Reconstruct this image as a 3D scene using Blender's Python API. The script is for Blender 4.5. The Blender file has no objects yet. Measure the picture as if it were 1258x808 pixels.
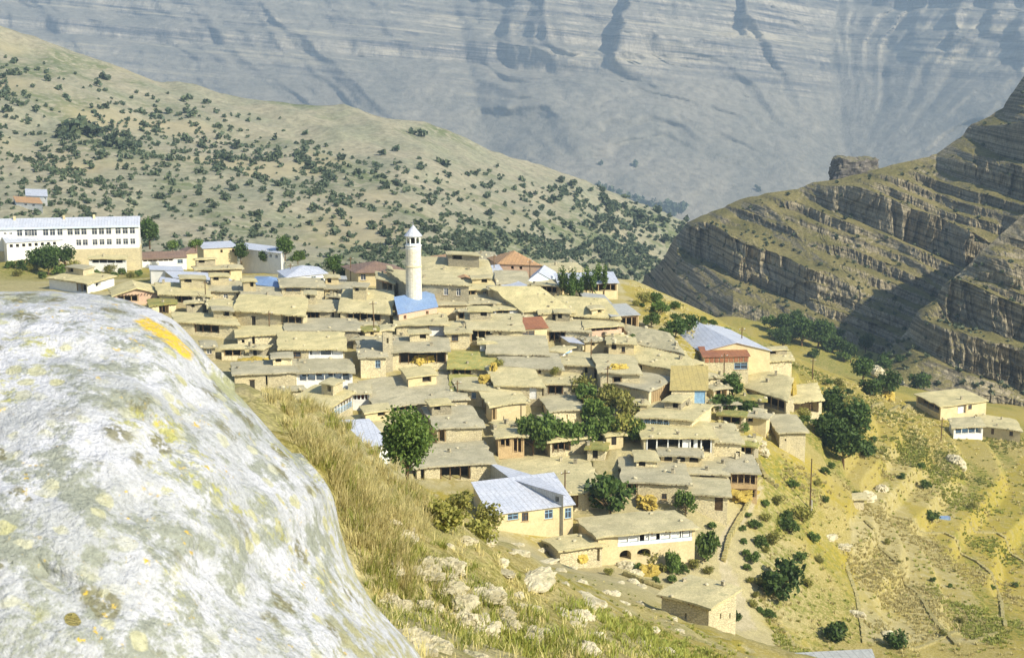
import bpy, math, random
import numpy as np
random.seed(7); rng = np.random.default_rng(7)
scn = bpy.context.scene
COL = scn.collection
R = math.radians

# ------------------------------------------------------------------ camera
FPX = 1747.0; CXP, CYP = 629.0, 404.0; HORIZON = 100.0; CZ = 50.0
PITCH = math.atan((CYP - HORIZON) / FPX)
cam = bpy.data.cameras.new('camera'); camo = bpy.data.objects.new('camera', cam); COL.objects.link(camo)
camo.location = (0, 0, CZ); camo.rotation_euler = (math.pi / 2 - PITCH, 0, 0)
cam.sensor_width = 36.0; cam.lens = 36.0 * FPX / 1258.0; cam.clip_start = 0.1; cam.clip_end = 20000
cam.dof.use_dof = True; cam.dof.focus_distance = 200.0; cam.dof.aperture_fstop = 13.0
scn.camera = camo

HAZE = 0.00018
# ------------------------------------------------------------------ light
SUN_EL = R(35.0); SUN_AZ = R(50.0)          # light travels left of straight ahead by SUN_AZ
LT = np.array([-math.sin(SUN_AZ) * math.cos(SUN_EL), math.cos(SUN_AZ) * math.cos(SUN_EL), -math.sin(SUN_EL)])
w = bpy.data.worlds.new('World'); scn.world = w; w.use_nodes = True
nt = w.node_tree; nt.nodes.clear()
sky = nt.nodes.new('ShaderNodeTexSky'); sky.sky_type = 'NISHITA'; sky.sun_disc = False
sky.sun_elevation = SUN_EL
sky.sun_rotation = math.atan2(-LT[0], -LT[1])
sky.altitude = 1400
bg = nt.nodes.new('ShaderNodeBackground'); bg.inputs['Strength'].default_value = 0.10
wo = nt.nodes.new('ShaderNodeOutputWorld')
nt.links.new(sky.outputs[0], bg.inputs[0]); nt.links.new(bg.outputs[0], wo.inputs[0])
sl = bpy.data.lights.new('sun', 'SUN'); sl.energy = 5.0; sl.angle = R(0.5); sl.color = (1.0, 0.92, 0.72)
so = bpy.data.objects.new('sun', sl); COL.objects.link(so)
from mathutils import Vector
so.rotation_euler = Vector(LT).to_track_quat('-Z', 'Y').to_euler(); so.location = (100, -100, 300)
vs = scn.view_settings
vs.view_transform = 'Standard'; vs.look = 'None'; vs.exposure = 0.85; vs.gamma = 1.0; vs.use_curve_mapping = False

# ------------------------------------------------------------------ helpers
CP, SP = math.cos(PITCH), math.sin(PITCH)
def ray(px, py):
    u = (np.asarray(px, float) - CXP) / FPX; v = (CYP - np.asarray(py, float)) / FPX
    return u, CP + SP * v, -SP + CP * v
def at(px, py, Y):
    dx, dy, dz = ray(px, py); t = Y / dy
    return np.stack(np.broadcast_arrays(dx * t, Y + 0 * dx, CZ + dz * t), -1)
def proj(P):
    x, y, z = P[..., 0], P[..., 1], P[..., 2] - CZ
    f = y * CP - z * SP; up = y * SP + z * CP
    f = np.where(f < 0.05, 0.05, f)
    return CXP + FPX * x / f, CYP - FPX * up / f

def _h(i, j, k, s):
    n = (i.astype(np.int64) * 374761393 + j.astype(np.int64) * 668265263 + k.astype(np.int64) * 2147483647 + s * 974634777) & 0xffffffff
    n = ((n ^ (n >> 13)) * 1274126177) & 0xffffffff
    n = ((n ^ (n >> 16)) * 2246822519) & 0xffffffff
    n = n ^ (n >> 15)
    return (n & 0xffffff) / float(0xffffff)
def vn(x, y, z=0.0, s=0):
    x, y, z = np.broadcast_arrays(np.asarray(x, float), np.asarray(y, float), np.asarray(z, float))
    i, j, k = np.floor(x).astype(np.int64), np.floor(y).astype(np.int64), np.floor(z).astype(np.int64)
    fx, fy, fz = x - i, y - j, z - k
    fx, fy, fz = [f * f * (3 - 2 * f) for f in (fx, fy, fz)]
    r = 0
    for a in (0, 1):
        for b in (0, 1):
            for c in (0, 1):
                r = r + _h(i + a, j + b, k + c, s) * (fx if a else 1 - fx) * (fy if b else 1 - fy) * (fz if c else 1 - fz)
    return r * 2 - 1
def fbm(x, y, z=0.0, o=4, s=0, ridged=False):
    a, t, n = 1.0, 0.0, 0.0
    for q in range(o):
        v = vn(np.asarray(x) * 2 ** q, np.asarray(y) * 2 ** q, np.asarray(z) * 2 ** q, s + q * 17)
        if ridged: v = 1 - 2 * np.abs(v)
        t = t + a * v; n += a; a *= 0.5
    return t / n
def sstep(a, b, x):
    t = np.clip((np.asarray(x, float) - a) / (b - a), 0, 1); return t * t * (3 - 2 * t)
def inpoly(px, py, poly):
    px = np.asarray(px); py = np.asarray(py); ins = np.zeros(np.broadcast(px, py).shape, bool)
    n = len(poly)
    for a in range(n):
        x0, y0 = poly[a]; x1, y1 = poly[(a + 1) % n]
        c = ((y0 > py) != (y1 > py)) & (px < (x1 - x0) * (py - y0) / ((y1 - y0) if y1 != y0 else 1e-9) + x0)
        ins ^= c
    return ins

def mesh_np(name, V, Q, mat, smooth=True, attr=None):
    V = np.asarray(V, np.float32).reshape(-1, 3); Q = np.asarray(Q, np.int32); k = Q.shape[1]
    me = bpy.data.meshes.new(name)
    me.vertices.add(len(V)); me.vertices.foreach_set('co', V.ravel())
    me.loops.add(Q.size); me.loops.foreach_set('vertex_index', Q.ravel())
    me.polygons.add(len(Q)); me.polygons.foreach_set('loop_start', np.arange(0, Q.size, k, dtype=np.int32))
    me.polygons.foreach_set('use_smooth', np.full(len(Q), smooth))
    if attr is not None:
        for an, A in attr.items():
            at_ = me.attributes.new(an, 'FLOAT_COLOR', 'POINT')
            at_.data.foreach_set('color', np.asarray(A, np.float32).ravel())
    me.update(calc_edges=True); me.validate()
    if mat: me.materials.append(mat)
    return me
def gridq(nr, nc, flip=False):
    a = np.arange(nr * nc).reshape(nr, nc)
    q = np.stack([a[:-1, :-1], a[:-1, 1:], a[1:, 1:], a[1:, :-1]], -1).reshape(-1, 4)
    return q[:, ::-1] if flip else q
def mesh_py(name, V, F, mats, mi=None, smooth=False):
    me = bpy.data.meshes.new(name); me.from_pydata([tuple(map(float, v)) for v in V], [], F)
    for m in (mats if isinstance(mats, (list, tuple)) else [mats]): me.materials.append(m)
    if mi: me.polygons.foreach_set('material_index', mi)
    if smooth: me.polygons.foreach_set('use_smooth', [True] * len(F))
    me.update(); return me
def link(name, me, parent=None, loc=None, rz=None):
    o = bpy.data.objects.new(name, me); COL.objects.link(o)
    if parent: o.parent = parent
    if loc is not None: o.location = [float(c) for c in loc]
    if rz is not None: o.rotation_euler = (0, 0, float(rz))
    return o
def tag(o, label, cat, group=None):
    o['label'] = label; o['category'] = cat
    if group: o['group'] = group
    return o
def struct(o): o['kind'] = 'structure'; return o
def stuff(o, label=None, cat=None):
    o['kind'] = 'stuff'
    if label: o['label'] = label; o['category'] = cat
    return o

# ------------------------------------------------------------------ materials
class NB:
    def __init__(s, name, rough=0.9, spec=0.2):
        s.m = bpy.data.materials.new(name); s.m.use_nodes = True; s.t = s.m.node_tree
        s.b = s.t.nodes['Principled BSDF']; s.b.inputs['Roughness'].default_value = rough
        s.b.inputs['Specular IOR Level'].default_value = spec
    def n(s, ty, **k):
        x = s.t.nodes.new(ty)
        for a, v in k.items(): setattr(x, a, v)
        return x
    def l(s, a, b): s.t.links.new(a, b)
    def co(s, kind='Object'): return s.n('ShaderNodeTexCoord').outputs[kind]
    def mapped(s, src, scale):
        m = s.n('ShaderNodeMapping'); s.l(src, m.inputs[0]); m.inputs['Scale'].default_value = scale; return m.outputs[0]
    def noise(s, v, scale, detail=4, rough=0.55, dist=0.0):
        x = s.n('ShaderNodeTexNoise'); x.inputs['Scale'].default_value = scale; x.inputs['Detail'].default_value = detail
        x.inputs['Roughness'].default_value = rough; x.inputs['Distortion'].default_value = dist
        if v is not None: s.l(v, x.inputs['Vector'])
        return x.outputs['Fac']
    def voro(s, v, scale, feature='F1', out='Distance'):
        x = s.n('ShaderNodeTexVoronoi', feature=feature); x.inputs['Scale'].default_value = scale; s.l(v, x.inputs['Vector']); return x.outputs[out]
    def rmp(s, f, a, b, lo=0.0, hi=1.0):
        x = s.n('ShaderNodeMapRange'); x.interpolation_type = 'SMOOTHSTEP'
        s.l(f, x.inputs[0]); x.inputs[1].default_value = a; x.inputs[2].default_value = b; x.inputs[3].default_value = lo; x.inputs[4].default_value = hi
        return x.outputs[0]
    def mix(s, f, a, b):
        x = s.n('ShaderNodeMix', data_type='RGBA')
        if isinstance(f, float): x.inputs[0].default_value = f
        else: s.l(f, x.inputs[0])
        for i, c in ((6, a), (7, b)):
            if isinstance(c, tuple): x.inputs[i].default_value = (*c, 1)
            else: s.l(c, x.inputs[i])
        return x.outputs[2]
    def math(s, op, a, b=0.0):
        x = s.n('ShaderNodeMath', operation=op)
        for i, c in ((0, a), (1, b)):
            if isinstance(c, (int, float)): x.inputs[i].default_value = c
            else: s.l(c, x.inputs[i])
        return x.outputs[0]
    def bright(s, c, f):
        x = s.n('ShaderNodeMix', data_type='RGBA', blend_type='MULTIPLY'); x.inputs[0].default_value = 1.0
        s.l(c, x.inputs[6]); g = s.n('ShaderNodeCombineColor')
        for i in range(3): s.l(f, g.inputs[i])
        s.l(g.outputs[0], x.inputs[7]); return x.outputs[2]
    def bump(s, h, strength=0.5, dist=0.1):
        x = s.n('ShaderNodeBump'); x.inputs['Strength'].default_value = strength; x.inputs['Distance'].default_value = dist
        s.l(h, x.inputs['Height']); s.l(x.outputs[0], s.b.inputs['Normal'])
    def rnd(s): return s.n('ShaderNodeObjectInfo').outputs['Random']
    def col(s, c): s.l(c, s.b.inputs['Base Color']); return s
M = {}
def surf(name, c1, c2, c3=None, sc=0.6, fine=6.0, bump=0.5, bd=0.05, rough=0.92, var=0.25, spec=0.15, world=False):
    b = NB(name, rough, spec); geo = b.n('ShaderNodeNewGeometry').outputs['Position'] if True else None
    a = b.mix(b.rmp(b.noise(geo, sc, 4), 0.35, 0.65), c1, c2)
    if c3: a = b.mix(b.rmp(b.noise(geo, sc * 2.7, 3), 0.52, 0.7), a, c3)
    f = b.rmp(b.noise(geo, fine, 3), 0.2, 0.8, 1 - var, 1 + var)
    a = b.bright(a, f)
    a = b.bright(a, b.rmp(b.rnd(), 0, 1, 1 - var * .75, 1 + var * .5))
    b.col(a); b.bump(b.noise(geo, fine, 4), bump, bd); M[name] = b.m; return b.m
def clay_mat():
    b = NB('clay', .94, .12); p = b.n('ShaderNodeNewGeometry').outputs['Position']
    c = b.mix(b.rmp(b.noise(p, .35, 5, .6), .36, .64), (.54, .475, .285), (.43, .385, .23))
    c = b.mix(b.rmp(b.noise(p, .9, 5, .65), .54, .66, 0, .8), c, (.36, .335, .20))
    c = b.mix(b.rmp(b.noise(p, 1.7, 5, .7), .60, .70, 0, .7), c, (.60, .53, .33))
    c = b.mix(b.rmp(b.noise(b.mapped(p, (.6, 2.6, 1)), 1.0, 4, .6), .62, .70, 0, .55), c, (.30, .27, .17))
    c = b.bright(c, b.rmp(b.noise(p, 5, 4, .7), .2, .8, .72, 1.26)); hs = b.n('ShaderNodeHueSaturation'); b.l(c, hs.inputs['Color']); b.l(b.rmp(b.rnd(), 0, 1, .75, 1.12), hs.inputs['Saturation']); b.l(b.rmp(b.rnd(), 0, 1, .80, 1.10), hs.inputs['Value'])
    b.col(hs.outputs[0]); b.bump(b.noise(p, 4, 6, .7), .7, .1); M['clay'] = b.m
clay_mat()
surf('clay_grassy', (.36, .33, .12), (.24, .25, .08), (.45, .34, .10), .5, 5.0, .7, .1)
surf('plaster_white', (.80, .79, .76), (.72, .72, .70), None, .8, 4, .2, .02, .85, .08)
surf('plaster_cream', (.62, .52, .31), (.55, .46, .27), None, .8, 4, .25, .02, .85, .12)
surf('plaster_pink', (.60, .40, .30), (.56, .42, .30), None, .8, 4, .25, .02, .85, .12)
surf('paint_blue', (.25, .42, .62), (.30, .48, .66), None, 1, 4, .1, .01, .6, .12)
surf('paint_paleblue', (.52, .62, .74), (.58, .66, .76), None, 1, 4, .1, .01, .6, .1)
surf('wood', (.16, .10, .05), (.10, .065, .035), None, 1.2, 6, .4, .02, .85, .25)
surf('wood_pale', (.42, .31, .17), (.36, .26, .14), None, 1.2, 6, .4, .02, .85, .2)
surf('inside_shade', (.05, .045, .035), (.035, .03, .025), None, 1, 4, .2, .02)  # near-black colour stands for the shade inside porches, doorways and openings
surf('straw', (.62, .40, .06), (.55, .34, .05), (.42, .28, .06), 1.5, 9, 1.0, .12, .95, .3)
surf('brick_red', (.36, .12, .05), (.28, .09, .04), None, 1.5, 7, .4, .03, .9, .2)
surf('concrete', (.42, .39, .32), (.36, .34, .29), None, 1, 6, .3, .02)
def metal(name, c1, c2, rough=0.45, m=0.0, rib=5.0):
    b = NB(name, rough, 0.4); v = b.co('Object'); b.b.inputs['Metallic'].default_value = m
    a = b.mix(b.rmp(b.noise(v, .5, 5), .35, .7), c1, c2)
    a = b.bright(a, b.rmp(b.noise(v, 3, 4), .3, .7, .82, 1.08)); a = b.mix(b.rmp(b.noise(b.mapped(v, (2.2, .35, .5)), 1.0, 5, .7), .60, .72, 0, .55), a, (.30, .20, .13))
    sm = b.n('ShaderNodeSeparateXYZ'); b.l(v, sm.inputs[0]); a = b.bright(a, b.rmp(b.math('ABSOLUTE', b.math('SUBTRACT', b.math('FRACT', b.math('MULTIPLY', sm.outputs[0], 1.25)), .5)), .44, .49, 1.0, .62)); b.col(a)
    wv = b.n('ShaderNodeTexWave'); wv.inputs['Scale'].default_value = rib; wv.inputs['Distortion'].default_value = 0; b.l(v, wv.inputs['Vector'])
    b.bump(wv.outputs['Fac'], .35, .03); M[name] = b.m
metal('tin_white', (.60, .62, .70), (.52, .55, .64), .45, .1)
metal('tin_blue', (.20, .31, .54), (.25, .36, .56), .45)
metal('tin_rust', (.36, .15, .07), (.27, .11, .06), .7)
metal('tin_brown', (.26, .17, .12), (.20, .13, .10), .7)
metal('tin_yellow', (.46, .37, .14), (.39, .32, .13), .75)
metal('tile_orange', (.50, .30, .15), (.44, .27, .15), .8)
metal('tin_grey', (.50, .50, .47), (.42, .43, .41), .5, .1)
def stone(name, c1, c2, c3):
    b = NB(name, .93, .15); v = b.n('ShaderNodeNewGeometry').outputs['Position']
    vm = b.mapped(v, (1, 1, 1.7))
    cell = b.voro(vm, 2.6, 'F1', 'Color'); edge = b.voro(vm, 2.6, 'DISTANCE_TO_EDGE')
    s = b.n('ShaderNodeSeparateColor'); b.l(cell, s.inputs[0])
    a = b.mix(s.outputs[0], c1, c2); a = b.mix(b.rmp(b.noise(v, .5, 3), .45, .7), a, c3)
    a = b.bright(a, b.rmp(edge, 0.0, .10, .70, 1.05))
    a = b.bright(a, b.rmp(b.rnd(), 0, 1, .85, 1.15)); b.col(a)
    b.bump(b.rmp(edge, 0, .12), .7, .08); M[name] = b.m
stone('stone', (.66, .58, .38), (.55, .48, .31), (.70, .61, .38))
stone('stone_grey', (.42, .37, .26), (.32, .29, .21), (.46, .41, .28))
g_ = NB('glass', .12, .5); g_.b.inputs['Base Color'].default_value = (.05, .06, .08, 1); M['glass'] = g_.m
def leafmat(name, c1, c2, tr=0.25):
    b = NB(name, .6, .25); geo = b.n('ShaderNodeNewGeometry')
    a = b.mix(geo.outputs['Random Per Island'], c1, c2)
    a = b.bright(a, b.rmp(b.rnd(), 0, 1, .8, 1.2)); b.col(a)
    tl = b.n('ShaderNodeBsdfTranslucent'); b.l(a, tl.inputs[0]); mx = b.n('ShaderNodeMixShader'); mx.inputs[0].default_value = tr
    b.l(b.b.outputs[0], mx.inputs[1]); b.l(tl.outputs[0], mx.inputs[2]); b.l(mx.outputs[0], b.t.nodes['Material Output'].inputs[0]); M[name] = b.m
leafmat('leaf', (.065, .115, .025), (.155, .22, .045))
leafmat('leaf_dark', (.04, .08, .018), (.10, .155, .034))
leafmat('leaf_olive', (.16, .175, .035), (.33, .30, .08))
leafmat('leaf_hill', (.05, .08, .05), (.12, .145, .075), .15)
leafmat('grass_gold', (.70, .60, .29), (.52, .46, .19), .3)
leafmat('grass_green', (.22, .27, .05), (.38, .36, .09), .3)
leafmat('flower_yellow', (.75, .62, .03), (.6, .52, .03), .2)
# ------------------------------------------------------------------ ground height field
def zr(px, py, Y): p = at(px, py, Y); return (p[0], p[1], p[2])
G = []
for px, py, Y in [(960,565,215),(1000,640,205),(1000,562,225),(1100,640,235),(1100,760,190),(1000,800,172),(1240,740,220),(1240,600,275),
                  (1160,522,320),(1240,540,315),(1050,500,275),(1000,460,300),(960,442,290),(880,402,300),(840,372,320),(780,352,335),(1100,560,262),
                  (1180,660,240),(1040,700,200),(930,690,182),(905,620,196),(930,600,200),(1400,560,330),(1400,760,235),(1320,660,260),
                  (700,808,55),(700,760,80),(700,722,120),(700,700,172),(600,808,32),(600,740,52),(600,690,75),(610,665,95),
                  (500,808,22),(500,700,36),(510,640,56),(515,600,80),(800,808,75),(800,762,112),(800,726,155),(900,808,112),(905,782,152),(850,790,105),
                  (400,570,25),(385,515,42),(335,484,34),(950,808,160),(640,700,85),(750,740,110),
                  (430,640,24),(560,660,66),(64,328,368),(30,318,374),(130,334,372),(155,337,368),(98,326,374),(0,325,366)]:
    G.append(zr(px, py, Y))
for X, Y, z in [(0,0,-1.7),(-3,0,-1.3),(3,0,-2.6),(-2,5,-2.6),(2,5,-3.4),(3.5,12,-6.6),(0,14,-6.2),(-6,12,-3.6),(-10,25,-6.5),(-25,40,-11),(-8,-15,3),(12,-15,-2),(20,10,-12),
                (40,30,-24),(60,60,-38),(70,100,-52),(80,130,-62),(95,165,-72),(-60,60,-20),(-60,120,-36),(-40,170,-44),(-20,120,-40),(-10,150,-50),(5,165,-57),(-100,200,-44),(-25,95,-33),
                (-12,190,-54.5),(10,185,-58),(25,190,-58),(0,205,-54.5),(30,205,-55.5),(-30,215,-51),(0,222,-51),(30,225,-51.5),(-70,225,-47.5),(-60,250,-45.8),(-20,250,-46.3),(15,250,-46.7),(35,252,-47.5),
                (-90,270,-44.5),(-50,290,-43.3),(-10,290,-43.3),(25,290,-44.2),(40,275,-47),(-80,320,-43.8),(-30,320,-42.8),(5,322,-43.4),(28,325,-45),
                (-120,360,-48.5),(-90,345,-47.5),(-105,350,-48.5),(-104,330,-46.2),(-40,350,-47),(0,355,-52),(40,360,-60),(-150,385,-50),(-110,390,-51.5),(-180,390,-47),(-60,385,-52),(0,400,-72),
                (-140,430,-49),(-80,430,-58),(-200,430,-46),(-200,300,-38),(-160,250,-38),(-120,150,-30),(-120,60,-8),(-60,-40,10),(80,-40,-20),(160,60,-75),(180,140,-84),
                (220,400,-104),(150,480,-108),(112,520,-97),(117,440,-93),(99,540,-94),(88,560,-92),(60,450,-92),(40,520,-100),(60,650,-110),(-20,480,-90),(-60,520,-80),
                (-150,520,-60),(-220,600,-50),(0,650,-100),(200,560,-120),(300,450,-110),(300,330,-95),(280,230,-90),(300,700,-140),(0,900,-130),(-400,300,-30),(-400,700,-40),(500,300,-100),(500,700,-140),(-100,800,-120)]:
    G.append((X, Y, z + CZ))
G = np.array(G); GN = len(G)
def tps_fit(P, smooth=0.3):
    n = len(P); d = np.sqrt(((P[:, None, :2] - P[None, :, :2]) ** 2).sum(-1))
    A = np.zeros((n + 3, n + 3)); A[:n, :n] = d; A[np.arange(n), np.arange(n)] -= smooth
    A[:n, n] = 1; A[:n, n + 1:] = P[:, :2]; A[n, :n] = 1; A[n + 1:, :n] = P[:, :2].T
    return np.linalg.solve(A, np.r_[P[:, 2], 0, 0, 0])
GW = tps_fit(G)
def gsmooth(x, y):
    x = np.asarray(x, float); y = np.asarray(y, float); sh = np.broadcast(x, y).shape
    x = np.broadcast_to(x, sh).ravel(); y = np.broadcast_to(y, sh).ravel(); out = np.full(x.shape, GW[GN]) + GW[GN + 1] * x + GW[GN + 2] * y
    for i in range(0, len(x), 20000):
        s = slice(i, i + 20000)
        out[s] += np.sqrt((x[s, None] - G[None, :, 0]) ** 2 + (y[s, None] - G[None, :, 1]) ** 2) @ GW[:GN]
    return out.reshape(sh)
def ground(x, y):
    z = gsmooth(x, y); r = np.hypot(x, y)
    rough = sstep(4, 30, r)
    hill = 1 - sstep(120, 165, r)                       # stony foreground slope is rougher
    z = z + rough * (0.35 * fbm(x * .12, y * .12, 0, 4, 3) + hill * (0.9 * fbm(x * .09, y * .09, 0, 4, 11, True) + 0.35 * fbm(x * .5, y * .5, 0, 3, 5)))
    # terraces on the right-hand slope
    tm = sstep(44, 60, x) * sstep(120, 150, y) * (1 - sstep(330, 360, y))
    per = 3.2; q = z / per + .25 * fbm(x * .02, y * .02, 0, 2, 9); f = q - np.floor(q)
    zt = z + per * ((np.floor(q) + sstep(.72, .98, f)) - q) * .75
    return z * (1 - tm) + zt * tm
def hit(px, py, h=0.0, Y0=100.0, Y1=420.0):
    Y = np.arange(Y0, Y1, 4.0)
    for step in (0.25, 0):
        P = at(px, py, Y); b = P[:, 2] - (ground(P[:, 0], P[:, 1]) + h)
        k = int(np.argmax(b <= 0)) if (b <= 0).any() else int(np.argmin(b))
        if k == 0: return P[0]
        if step: Y = np.arange(Y[k - 1], Y[k] + step, step)
    t = b[k - 1] / max(1e-6, b[k - 1] - b[k]) if b[k] <= 0 else 0
    return P[k - 1] + (P[k] - P[k - 1]) * t

az = np.r_[np.linspace(-math.pi, -.62, 26)[:-1], np.linspace(-.62, -.40, 24)[:-1], np.linspace(-.40, .40, 540), np.linspace(.40, .62, 24)[1:], np.linspace(.62, math.pi, 26)[1:]]
rr = np.r_[np.linspace(.4, 6, 24)[:-1], np.geomspace(6, 60, 170)[:-1], np.linspace(60, 360, 260)[:-1], np.geomspace(360, 1500, 60)]
AZ, RR = np.meshgrid(az, rr)
gx, gy = RR * np.sin(AZ), RR * np.cos(AZ)
gz = ground(gx, gy)
GP = np.stack([gx, gy, gz], -1); gpx, gpy = proj(GP)
infront = gy > 3
# colour of the soil and plant cover, by place
PATH = [(905,712),(893,690),(898,660),(915,640),(932,610),(938,598),(930,590),(922,600),(908,628),(888,655),(882,690),(888,730),(900,775),(930,775),(915,740)]
TRACK2 = [(1208,590),(1150,640),(1090,620),(1068,575),(1100,600),(1150,620),(1200,575)]
mask = np.zeros((*gx.shape, 4))
far_r = sstep(120, 165, np.hypot(gx, gy))
nz1 = fbm(gx * .05, gy * .05, 0, 4, 21); nz2 = fbm(gx * .18, gy * .18, 0, 3, 22)
vill = sstep(-160, -60, -np.abs(gx + 20) + -0 * gy) * far_r * (1 - sstep(30, 46, gx - (gy - 200) * .02)) * (1 - sstep(325, 350, gy))
mask[..., 2] = np.clip(vill, 0, 1)                                               # bare trodden earth
gr = np.where(far_r > .5, sstep(-.12, .3, nz1 + .5 * nz2), sstep(-.15, .35, nz1 + .6 * nz2) * .9)
ts = sstep(40, 55, gx) * sstep(120, 150, gy) * (1 - sstep(330, 370, gy)); sn = fbm(gx * .13 + .02 * gy, gy * .016, 0, 3, 23)
gr = gr * (1 - ts) + ts * sstep(-.08, .28, sn + .25 * nz2)
mask[..., 0] = gr * (1 - .9 * mask[..., 2])                                      # green
mask[..., 1] = np.maximum(sstep(-.25, .35, -nz1 + .5 * nz2), .75 * sstep(45, 75, gx) * (1 - .8 * sstep(.1, .4, fbm(gx * .11 + 9, gy * .014, 0, 3, 25))))                                 # gold grass
mask[..., 2] = np.maximum(mask[..., 2], (1 - far_r) * .9 * sstep(-.35, .15, nz2)); mask[..., 0] *= 1 - .45 * (1 - far_r)
for poly, ch, val in [(PATH, 3, 1.0),
    ([(1040,640),(1090,590),(1130,650),(1190,720),(1230,790),(1060,790),(1050,700)], 2, .75),
    ([(1080,540),(1110,560),(1190,600),(1170,640),(1100,610)], 2, .6),
    ([(895,540),(960,560),(1010,600),(990,660),(930,660),(938,600)], 0, .8),
    ([(760,350),(800,355),(830,400),(800,395)], 1, .9), ([(930,440),(1010,465),(1060,520),(1020,520),(960,460)], 1, .9),
    ([(1180,620),(1258,560),(1258,720),(1225,740)], 1, 1.0),
    ([(985,420),(1040,410),(1160,460),(1240,480),(1200,490),(1090,470),(960,420)], 0, 1.0),
    ([(930,660),(990,680),(1000,760),(940,750)], 0, .8)]:
    ins = inpoly(gpx + 5 * nz2, gpy + 5 * nz1, poly) & infront & (gy > 120)
    mask[..., ch] = np.where(ins, np.maximum(mask[..., ch], val), mask[..., ch])
    if ch == 1: mask[..., 2] = np.where(ins, mask[..., 2] * .2, mask[..., 2]); mask[..., 0] = np.where(ins, mask[..., 0] * .3, mask[..., 0])
    if ch in (2,): mask[..., 0] = np.where(ins, mask[..., 0] * .25, mask[..., 0]); mask[..., 1] = np.where(ins, mask[..., 1] * .6, mask[..., 1])
    if ch == 3: mask[..., 0] = np.where(ins, 0, mask[..., 0])

def ground_mat():
    b = NB('ground', .95, .1); p = b.n('ShaderNodeNewGeometry').outputs['Position']
    a = b.n('ShaderNodeAttribute'); a.attribute_name = 'cover'
    s = b.n('ShaderNodeSeparateColor'); b.l(a.outputs['Color'], s.inputs[0])
    n1 = b.noise(p, .9, 5, .6); n2 = b.noise(p, 3.5, 4, .6); n0 = b.noise(p, .16, 4)
    earth = b.mix(b.rmp(n1, .35, .65), (.46, .40, .22), (.39, .34, .19))
    rocky = b.mix(b.rmp(n2, .4, .62), (.31, .255, .075), (.43, .36, .16))
    base = b.mix(s.outputs[2], rocky, earth)
    gold = b.mix(b.rmp(n2, .35, .65), (.41, .32, .055), (.30, .25, .05))
    gf = b.math('MULTIPLY', s.outputs[1], b.rmp(n1, .36, .54)); base = b.mix(gf, base, gold)
    green = b.mix(b.rmp(n2, .35, .65), (.13, .155, .03), (.23, .225, .045))
    gf = b.math('MULTIPLY', s.outputs[0], b.rmp(b.noise(p, 1.3, 5, .65), .40, .58)); base = b.mix(gf, base, green)
    base = b.mix(a.outputs['Alpha'], base, b.mix(b.rmp(n1, .4, .6), (.47, .41, .27), (.40, .35, .22)))
    base = b.bright(base, b.rmp(b.noise(p, 7, 4, .7), .25, .75, .72, 1.25))
    b.col(base); b.bump(b.math('ADD', b.noise(p, 2.5, 6, .65), b.noise(p, 9, 4, .7)), .8, .18); return b.m
M['ground'] = ground_mat()
GROUND = o = link('ground', mesh_np('ground', GP, gridq(*gx.shape), M['ground'], True, {'cover': mask.reshape(-1, 4)})); struct(o)

# ------------------------------------------------------------------ mountain sheets
def pl(xs, ys): xs, ys = list(xs), list(ys); return lambda q: np.interp(q, xs, ys)
def poly2(pts): return pl([p[0] for p in pts], [p[1] for p in pts])
SH = {}
def sheet(name, px, v, base, ridge, dep, disp, mat, attrf=None, back=40.0, smooth=True):
    PX, VV = np.meshgrid(px, v); PY = base(PX) + (ridge(PX) - base(PX)) * VV
    D = dep(PX, VV); P = at(PX, PY, D); P = disp(P, PX, VV)
    bk = []
    for s in (0.3, 1.0, 2.5):                          # the far side of the ridge falls away
        e = P[-1].copy(); e[:, 1] += back * s; e[:, 2] -= back * s * .55; e[:, 0] *= (e[:, 1] / P[-1][:, 1]); bk.append(e)
    sk = P[0].copy(); sk[:, 2] -= 70; sk[:, 1] -= 6
    P = np.concatenate([sk[None], P, np.array(bk)], 0)
    at_ = attrf(P) if attrf else None
    ob = struct(link(name, mesh_np(name, P, gridq(P.shape[0], P.shape[1]), mat, smooth, at_)))
    SH[name] = (P, *proj(P)); return ob
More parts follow.
